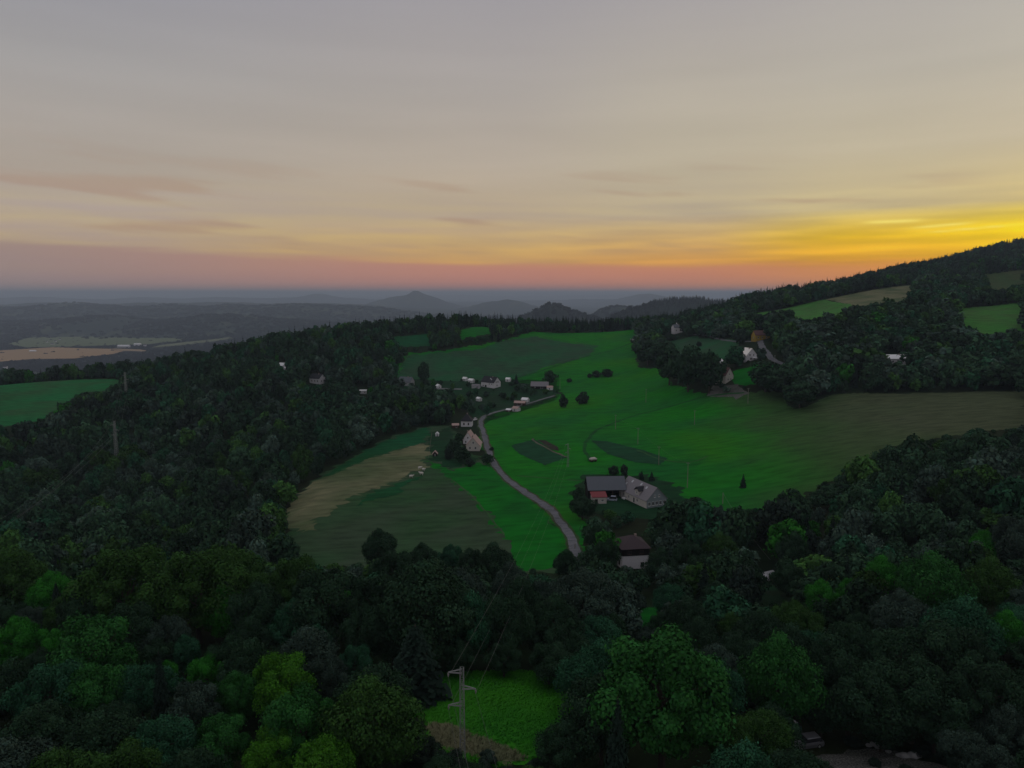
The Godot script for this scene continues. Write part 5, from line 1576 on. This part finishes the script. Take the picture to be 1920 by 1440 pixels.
	# pale curved roofs of two garden tunnels
	for k in 2:
		var at: Vector3 = SPOTS.tunnel_a if k == 0 else SPOTS.tunnel_b
		o = thing("garden_tunnel", "larger pale barrel-roofed garden tunnel in the wood clearing" if k == 0 else "narrow pale barrel-roofed tunnel behind the larger one", "greenhouse", at, 28.0, "garden tunnels")
		var st := begin()
		var rad := 1.15 - 0.4 * k
		for q in 10:
			var a0 := PI * q / 10.0
			var a1 := PI * (q + 1) / 10.0
			face(st, [Vector3(-1.9, 0.5 + sin(a0) * rad, cos(a0) * rad), Vector3(1.9, 0.5 + sin(a0) * rad, cos(a0) * rad), Vector3(1.9, 0.5 + sin(a1) * rad, cos(a1) * rad), Vector3(-1.9, 0.5 + sin(a1) * rad, cos(a1) * rad)], Vector3(0, 0.5, 0))
		part("cover", done(st), M.grey_wall, o)
		var ends := begin()
		for s in [-1.89, 1.89]:
			var p := [Vector3(s, -0.5, -rad), Vector3(s, -0.5, rad)]
			for q in 11: p.append(Vector3(s, 0.5 + sin(PI * q / 10.0) * rad * 0.98, cos(PI * q / 10.0) * rad * 0.98))
			face(ends, p, Vector3.ZERO)
		for s in [-1.0, 1.0]: box(ends, Vector3(0, 0, s * rad), Vector3(3.8, 1.04, 0.06))
		part("frame", done(ends), M.grey_wall, o)

# ---------------------------------------------------------------- masts, poles and cables
func lattice(parent: Node, high: float, foot: float, head: float, bays: int, w: float) -> void:
	var legs := begin()
	var braces := begin()
	var at := func(k: int, y: float) -> Vector3:
		var s := lerpf(foot, head, y / high) / 2.0
		return Vector3([-1, 1, 1, -1][k] * s, y, [-1, -1, 1, 1][k] * s)
	for k in 4:
		bar(legs, at.call(k, -0.6), at.call(k, high), w)
		for b in bays:
			var y0 := high * b / bays
			var y1 := high * (b + 1) / bays
			var e := (k + 1) % 4
			bar(braces, at.call(k, y0), at.call(e, y1), w * 0.55)
			bar(braces, at.call(e, y0), at.call(k, y1), w * 0.55)
			bar(braces, at.call(k, y1), at.call(e, y1), w * 0.5)
	part("legs", done(legs), M.steel, parent)
	part("bracing", done(braces), M.steel, parent)

func mast(label: String, at: Vector3, turn: float, high: float, foot: float, head: float, arms: Array, w: float) -> Array:
	var o := thing("lattice_mast", label, "power mast", at, turn, "masts of the power line")
	lattice(o, high, foot, head, int(high / 1.1), w)
	var ends := []
	for a in arms:
		var st := begin()
		for s in [-0.28, 0.28]:
			bar(st, Vector3(0, a[1], s * head), Vector3(a[0], a[1] + 0.05, 0), w * 1.2)
			bar(st, Vector3(0, a[1] + 0.45, s * head), Vector3(a[0], a[1] + 0.1, 0), w)
		bar(st, Vector3(a[0] * 0.5, a[1], -0.15 * head), Vector3(a[0] * 0.5, a[1] + 0.25, 0.15 * head), w * 0.8)
		var arm := part("crossarm", done(st), M.steel, o)
		var ins := begin()
		tube(ins, [Vector3(a[0], a[1] + 0.05, 0), Vector3(a[0], a[1] - 0.15, 0), Vector3(a[0], a[1] - 0.45, 0)], [0.05, 0.09, 0.05], 8)
		part("insulator", done(ins), M.concrete, arm)
		ends.append(o.transform * Vector3(a[0], a[1] - 0.45, 0))
	return ends

func cable(label: String, a: Vector3, b: Vector3, sag: float, thick: float, group: String) -> void:
	var pts := []
	var rad := []
	for k in 25:
		var s := k / 24.0
		pts.append(a.lerp(b, s) + Vector3.DOWN * sag * 4.0 * s * (1.0 - s))
		rad.append(thick)
	var st := begin()
	tube(st, pts, rad, 5, false)
	tag(part("power_cable", done(st), M.wire, self), label, "cable", group)

func pole(at: Vector3, high: float, label: String, arm := true, m: Material = null, group := "poles in the meadows") -> Node3D:
	var o := thing("utility_pole", label, "pole", at, rng.randf_range(-30, 30), group)
	var st := begin()
	tube(st, [Vector3(0, -0.6, 0), Vector3(0, high * 0.5, 0), Vector3(0, high, 0)], [0.17, 0.145, 0.11], 9)
	part("shaft", done(st), m if m else M.pole_wood, o)
	if arm:
		var sa := begin()
		box(sa, Vector3(0, high - 0.5, 0.13), Vector3(1.5, 0.1, 0.1))
		part("crossarm", done(sa), M.steel, o)
		for x in [-0.65, 0.65]:
			var si := begin()
			tube(si, [Vector3(x, high - 0.45, 0.13), Vector3(x, high - 0.2, 0.13)], [0.05, 0.05], 7)
			part("insulator", done(si), M.concrete, o)
	return o

func make_masts() -> void:
	var near := mast("slender lattice mast with three crossarms in the small front meadow", SPOTS.pylon, -2.0, 11.9, 0.56, 0.38, [[-1.45, 11.3], [1.45, 9.5], [-1.45, 7.6]], 0.05)
	var far := mast("lattice mast beside the crop plot on the hill meadow", SPOTS.lattice_mast, -2.0, 11.5, 0.9, 0.5, [[-1.3, 11.0], [1.3, 9.0], [-1.3, 7.2]], 0.08)
	for k in 3:
		var tip: String = ["uppermost", "middle", "lowest"][k]
		cable("%s cable from the front mast up to the hill meadow mast" % tip, near[k], far[k], 4.0, 0.012, "power cables of the front line")
		cable("%s cable falling from the front mast towards the viewer" % tip, near[k], near[k] + Vector3(20.0, 10.0, 100.0), 2.0, 0.011, "power cables of the front line")
	var a := mast("pale tall lattice mast standing in the left wood", SPOTS.wood_pylon, -8.0, 27.0, 1.9, 0.8, [[-2.6, 24.5], [2.6, 21.5], [-2.6, 18.5]], 0.09)
	var b := mast("faint lattice mast at the edge of the blue-green field", SPOTS.wood_pylon_far, -8.0, 26.0, 1.9, 0.8, [[-2.6, 23.5], [2.6, 20.5], [-2.6, 17.5]], 0.09)
	for k in 3:
		cable("cable between the two masts of the left wood", a[k], b[k], 3.0, 0.02, "power cables over the left wood")
		cable("cable sagging from the tall mast over the left wood", a[k], Vector3(-150 - 14 * k, 22 - 3 * k, -130 + 12 * k), 14.0, 0.03, "power cables over the left wood")
	var where := ["beside the long farmhouse", "above the long farmhouse", "with a pale box below the bean plot", "beside the bean plot", "on the upper meadow", "in the drying meadow", "where the track leaves the wood", "at the wood edge below the drying meadow", "at the head of the lane", "beside the lower lane"]
	var tops := [11.0, 9.0, 9.0, 9.0, 10.0, 9.0, 10.0, 4.5, 10.0, 2.0]
	for k in 10:
		pole(SPOTS["pole_%d" % k], tops[k], "thin wooden pole %s" % where[k], k < 7)
	pole(SPOTS.pole_10, 9.0, "concrete pole beside the upper road", true, M.concrete)
	pole(SPOTS.yard_pole, 4.6, "short pale pole at the back of the gravel yard", false, M.concrete)
	cable("single cable hanging over the dark wood below the farm", SPOTS.pole_7 + Vector3(0, 4.3, 0), SPOTS.tunnel_a + Vector3(6.5, 2.0, 22.0), 3.2, 0.035, "farm cables")
	for k in 3:
		var list: Array = [[0, 1], [1, 2], [2, 3]][k]
		cable("cable between the meadow poles above the farm", SPOTS["pole_%d" % list[0]] + Vector3(0, tops[list[0]] - 0.3, 0), SPOTS["pole_%d" % list[1]] + Vector3(0, tops[list[1]] - 0.3, 0), 1.0, 0.014, "farm cables")

# ---------------------------------------------------------------- cars, animals, clutter
func loft(st: SurfaceTool, rings: Array) -> void:
	for k in rings.size() - 1:
		var mid := Vector3.ZERO
		for p in rings[k]: mid += p / rings[k].size() / 2.0
		for p in rings[k + 1]: mid += p / rings[k + 1].size() / 2.0
		for s in rings[k].size():
			var e: int = (s + 1) % rings[k].size()
			face(st, [rings[k][s], rings[k][e], rings[k + 1][e], rings[k + 1][s]], mid)
	var c := Vector3.ZERO
	for p in rings[1]: c += p / rings[1].size()
	face(st, rings[0], c)
	face(st, rings[-1], c)

func car(label: String, at: Vector3, turn: float, paint: Material, van := false) -> void:
	var o := thing("parked_car", label, "car", at, turn, "parked cars")
	var body := begin()
	var w := 0.86
	var sec := func(x: float, lo: float, hi: float, k: float) -> Array:
		return [Vector3(x, lo, -w * k), Vector3(x, lo + (hi - lo) * 0.6, -w * k * 1.02), Vector3(x, hi, -w * k * 0.93), Vector3(x, hi, w * k * 0.93), Vector3(x, lo + (hi - lo) * 0.6, w * k * 1.02), Vector3(x, lo, w * k)]
	loft(body, [sec.call(-2.05, 0.35, 0.72, 0.9), sec.call(-1.9, 0.22, 0.86, 0.98), sec.call(-0.9, 0.22, 0.94, 1.0), sec.call(1.2, 0.22, 0.96, 1.0), sec.call(1.95, 0.24, 0.92, 0.97), sec.call(2.08, 0.35, 0.75, 0.9)])
	part("body", done(body), paint, o)
	var glass := begin()
	var roof_h := 1.9 if van else 1.44
	var cab := func(y: float, x0: float, x1: float, k: float) -> Array:
		return [Vector3(x0, y, -w * k), Vector3(x1, y, -w * k), Vector3(x1, y, w * k), Vector3(x0, y, w * k)]
	loft(glass, [cab.call(0.9, -1.0, 1.85, 0.94), cab.call(roof_h - 0.03, -0.35, 1.55, 0.78)])
	part("windows", done(glass), M.pane, o)
	var top := begin()
	loft(top, [cab.call(roof_h - 0.035, -0.38, 1.58, 0.8), cab.call(roof_h + 0.03, -0.25, 1.45, 0.72)])
	part("roof", done(top), paint, o)
	for x in [-1.3, 1.3]:
		for s in [-1.0, 1.0]:
			var wt := begin()
			tube(wt, [Vector3(x, 0.31, s * 0.7), Vector3(x, 0.31, s * 0.88)], [0.31, 0.31], 14)
			var wheel := part("wheel", done(wt), M.wood_dark, o)
			var rim := begin()
			tube(rim, [Vector3(x, 0.31, s * 0.86), Vector3(x, 0.31, s * 0.895)], [0.19, 0.17], 10)
			part("rim", done(rim), M.steel, wheel)
	for s in [-0.6, 0.6]:
		var hl := begin()
		box(hl, Vector3(-2.0, 0.68, s), Vector3(0.12, 0.14, 0.3))
		part("headlight", done(hl), M.pale_glass, o)

func sheep(label: String, at: Vector3, turn: float, size: float) -> void:
	var st := begin()
	var rings := []
	for q in [[-0.62, 0.62, 0.08], [-0.52, 0.64, 0.25], [-0.2, 0.62, 0.31], [0.2, 0.62, 0.30], [0.46, 0.66, 0.24], [0.56, 0.74, 0.16], [0.7, 0.88, 0.13], [0.82, 0.86, 0.12], [0.98, 0.76, 0.06]]:
		var ring := []
		for k in 9:
			var a := TAU * k / 9.0
			ring.append(Vector3(q[0], q[1] + sin(a) * q[2] * 1.05, cos(a) * q[2]))
		rings.append(ring)
	loft(st, rings)
	for x in [-0.42, 0.34]:
		for s in [-0.14, 0.14]:
			tube(st, [Vector3(x, 0.5, s), Vector3(x + (0.05 if x < 0 else -0.02), 0.24, s), Vector3(x, 0.0, s)], [0.09, 0.05, 0.045], 6)
	for s in [-1.0, 1.0]: box(st, Vector3(0.74, 0.95, s * 0.14), Vector3(0.06, 0.04, 0.14))
	var o := part("sheep", done(st), M.fleece, self)
	tag(o, label, "sheep", "pale animals grazing on the knoll")
	o.position = at
	o.rotation.y = deg_to_rad(turn)
	o.scale = Vector3.ONE * size

func make_small() -> void:
	mat("fleece", lin(0.6, 0.57, 0.52), 0.95, 0.1)
	mat("white_car", lin(0.7, 0.7, 0.72), 0.25, 0.5)
	mat("silver_car", lin(0.16, 0.165, 0.18), 0.3, 0.5, 0.4)
	mat("blue_car", lin(0.02, 0.03, 0.07), 0.2, 0.5)
	mat("tarp", lin(0.30, 0.34, 0.42), 0.6)
	mat("stone", lin(0.3, 0.3, 0.3), 0.95)
	car("white car parked beside the dark-roofed cottage", SPOTS.white_car, 60.0, M.white_car)
	car("silver car parked at the edge of the gravel yard", SPOTS.car, 12.0, M.silver_car)
	car("dark blue car half hidden under the yard tree", SPOTS.dark_car + Vector3(-0.6, 0, -1.4), 30.0, M.blue_car)
	car("white car before the barn", SPOTS.park_car_a + Vector3(0.6, 0, 1.5), 20.0, M.white_car)
	car("blue-grey van in the barn yard", SPOTS.park_car_b + Vector3(-4.5, 0, 0.5), -14.0, M.tarp, true)
	sheep("pale sheep on the knoll standing close to another", SPOTS.sheep_a, 30.0, 1.5)
	sheep("pale sheep on the knoll beside the first", SPOTS.sheep_b, -40.0, 1.5)
	sheep("pale sheep stretched side-on below the pair on the knoll", SPOTS.sheep_c, 160.0, 1.7)
	sheep("pale sheep grazing apart on the straw-coloured strip", SPOTS.sheep_d, 10.0, 1.5)
	var r := RandomNumberGenerator.new()
	r.seed = 99
	# stones and covered heaps along the gravel yard
	for k in 13:
		var at: Vector3 = [SPOTS.van_heap, SPOTS.junk][k % 2] + Vector3(r.randf_range(-1.8, 2.4), 0, r.randf_range(-0.8, 0.9))
		var st := begin()
		var rings := []
		var s := r.randf_range(0.3, 0.75)
		for q in [[-0.1, 0.8], [0.25, 1.0], [0.6, 0.75], [0.85, 0.3]]:
			var ring := []
			for e in 8:
				var a := TAU * e / 8.0
				var u: float = q[1] * r.randf_range(0.75, 1.15)
				ring.append(Vector3(cos(a) * u * s * 1.3, q[0] * s, sin(a) * u * s))
			rings.append(ring)
		loft(st, rings)
		var o := part("yard_stone", done(st), M.tarp if k == 0 else M.stone, self)
		o.position = on_land(at.x, at.z)
		tag(o, "pale tarpaulin bundle at the edge of the gravel yard" if k == 0 else "rough grey stone in the heap beside the gravel yard", "bundle" if k == 0 else "stone", "" if k == 0 else "stones beside the gravel yard")
	# hay trailer on the meadow
	var h := thing("hay_trailer", "small brown hay trailer with pale load on the meadow above the barn", "trailer", SPOTS.trailer, 25.0)
	var bed := begin()
	box(bed, Vector3(0, 0.9, 0), Vector3(3.4, 0.5, 1.8))
	part("bed", done(bed), M.wood_brown, h)
	var hay := begin()
	loft(hay, [[Vector3(-1.6, 1.15, -0.85), Vector3(1.6, 1.15, -0.85), Vector3(1.6, 1.15, 0.85), Vector3(-1.6, 1.15, 0.85)], [Vector3(-1.7, 1.7, -1.0), Vector3(1.7, 1.8, -1.0), Vector3(1.7, 1.7, 1.0), Vector3(-1.7, 1.75, 1.0)], [Vector3(-1.0, 2.2, -0.5), Vector3(1.1, 2.25, -0.5), Vector3(1.0, 2.2, 0.5), Vector3(-1.1, 2.3, 0.5)]])
	part("load", done(hay), M.cream_wall, h)
	for x in [-1.0, 1.0]:
		for s in [-1.0, 1.0]:
			var wt := begin()
			tube(wt, [Vector3(x, 0.4, s * 0.75), Vector3(x, 0.4, s * 0.95)], [0.4, 0.4], 12)
			part("wheel", done(wt), M.wood_dark, h)
	# fence posts along the garden of the roadside cottages
	var line := [[804, 0]]
	for k in 14:
		var st := begin()
		tube(st, [Vector3(0, -0.3, 0), Vector3(0, 1.3, 0)], [0.08, 0.07], 6)
		var o := part("fence_post", done(st), M.pole_wood, self)
		var a: Vector3 = SPOTS.hay_hut + Vector3(-3, 0, 4)
		var b: Vector3 = SPOTS.white_shed + Vector3(-4, 0, -6)
		var p := a.lerp(b, k / 13.0)
		o.position = on_land(p.x, p.z)
		tag(o, "weathered wooden fence post between the garden and the knoll", "fence post", "fence posts of the cottage garden")
	make_grass()

func make_grass() -> void:
	# tufts standing in the small front meadow
	var r := RandomNumberGenerator.new()
	r.seed = 31
	var v := PackedVector3Array()
	var n := PackedVector3Array()
	var c := PackedColorArray()
	var idx := PackedInt32Array()
	for k in 26:
		var a := r.randf() * TAU
		var base := Vector3(r.randfn() * 0.16, 0, r.randfn() * 0.16)
		var d := Vector3(cos(a), 0, sin(a))
		var h := r.randf_range(0.14, 0.34)
		var k0 := v.size()
		v.append_array(PackedVector3Array([base - d.cross(Vector3.UP) * 0.025, base + d.cross(Vector3.UP) * 0.025, base + d * h * 0.5 + Vector3.UP * h]))
		for e in 3:
			n.append((Vector3.UP + d * 0.4).normalized())
			c.append(Color.WHITE * r.randf_range(0.7, 1.0))
		idx.append_array(PackedInt32Array([k0, k0 + 2, k0 + 1]))
	var tuft := arrays_mesh(v, n, c, idx)
	var m := mat("tuft", Color.WHITE, 0.9, 0.15)
	m.vertex_color_use_as_albedo = true
	var field := corners(PATCHES.front_meadow[2])
	var dry := corners(PATCHES.dry_strip[2])
	var tint := cover_tint("front_grass")
	var straw := cover_tint("hay")
	var list := []
	var lo := field[0]
	var hi := field[0]
	for p in field:
		lo = lo.min(p)
		hi = hi.max(p)
	for k in 9000:
		var p := Vector2(r.randf_range(lo.x, hi.x), r.randf_range(lo.y, hi.y))
		if not Geometry2D.is_point_in_polygon(p, field): continue
		var in_dry := Geometry2D.is_point_in_polygon(p, dry)
		var col: Color = (straw if in_dry else tint).call(p) * r.randf_range(0.6, 0.85)
		var s := r.randf_range(0.6, 1.1) * (1.3 if in_dry else 0.8 + 0.3 * noise_b.get_noise_2d(p.x * 3.0, p.y * 3.0))
		list.append([Transform3D(Basis(Vector3.UP, r.randf() * TAU).scaled(Vector3(s * 1.4, s, s * 1.4)), on_land(p.x, p.y, 0.04)), col])
	var o := thing("grass", "tufts of meadow grass around the lattice mast", "grass")
	o.set_meta("kind", "stuff")
	copies("tufts", tuft, m, list, o)


# ---------------------------------------------------------------- the place
func _ready() -> void:
	rng.seed = 20240817
	noise_a.seed = 3
	noise_a.frequency = 0.012
	noise_a.fractal_octaves = 4
	noise_b.seed = 8
	noise_b.frequency = 0.05
	noise_b.fractal_octaves = 3

	var cam := Camera3D.new()
	cam.name = "camera"
	cam.fov = 56.83
	cam.near = 0.5
	cam.far = 200000.0
	cam.position = Vector3(0, CAM_Y, 0)
	cam.rotation_degrees = Vector3(-7.28, 0, 0)
	add_child(cam)
	cam.make_current()
	var env := Environment.new()
	env.background_mode = Environment.BG_SKY
	env.sky = make_sky()
	env.tonemap_mode = Environment.TONE_MAPPER_LINEAR
	env.tonemap_exposure = 1.0
	env.sdfgi_enabled = true
	env.ssao_enabled = true
	env.ssil_enabled = true
	env.fog_enabled = true
	env.fog_density = 0.000078
	env.fog_light_color = Color(0.83, 0.91, 1.0)
	var we := WorldEnvironment.new()
	we.name = "world_environment"
	we.environment = env
	add_child(we)
	var sun := DirectionalLight3D.new()
	sun.name = "sun"
	sun.light_energy = 0.08
	sun.light_color = Color(1.0, 0.72, 0.42)
	sun.light_angular_distance = 0.5
	sun.shadow_enabled = true
	add_child(sun)
	var az := deg_to_rad(38.0)
	sun.look_at_from_position(Vector3.ZERO, -Vector3(sin(az) * cos(0.02), sin(0.02), -cos(az) * cos(0.02)), Vector3.UP)
	print("sky ", Time.get_ticks_msec())

	M.grain = noise_texture(5, 0.06, 4, [Color(0.55, 0.55, 0.55), Color(0.86, 0.86, 0.86), Color(1, 1, 1)])
	M.drift = noise_texture(6, 0.02, 5, [Color(0.66, 0.68, 0.66), Color(0.87, 0.88, 0.86), Color(1, 1, 1)])
	grass_material("grass", 0.14, 0.017)
	M.rubble = noise_texture(9, 0.045, 5, [Color(0.2, 0.2, 0.2), Color(0.62, 0.62, 0.61), Color(1, 1, 1)])
	grass_material("stones", 0.3, 0.05)
	grass_material("rubble_ground", 0.13, 0.05)
	M.rubble_ground.albedo_texture = M.rubble
	grass_material("floor", 0.08, 0.02)
	mat("bark", lin(0.06, 0.05, 0.04), 0.9)
	make_materials()
	make_land()
	print("land ", Time.get_ticks_msec())
	make_ground()
	print("ground ", Time.get_ticks_msec())
	make_far()
	print("far ", Time.get_ticks_msec())
	make_trees()
	print("trees ", Time.get_ticks_msec())
	make_farms()
	make_masts()
	make_small()
	print("done ", Time.get_ticks_msec())
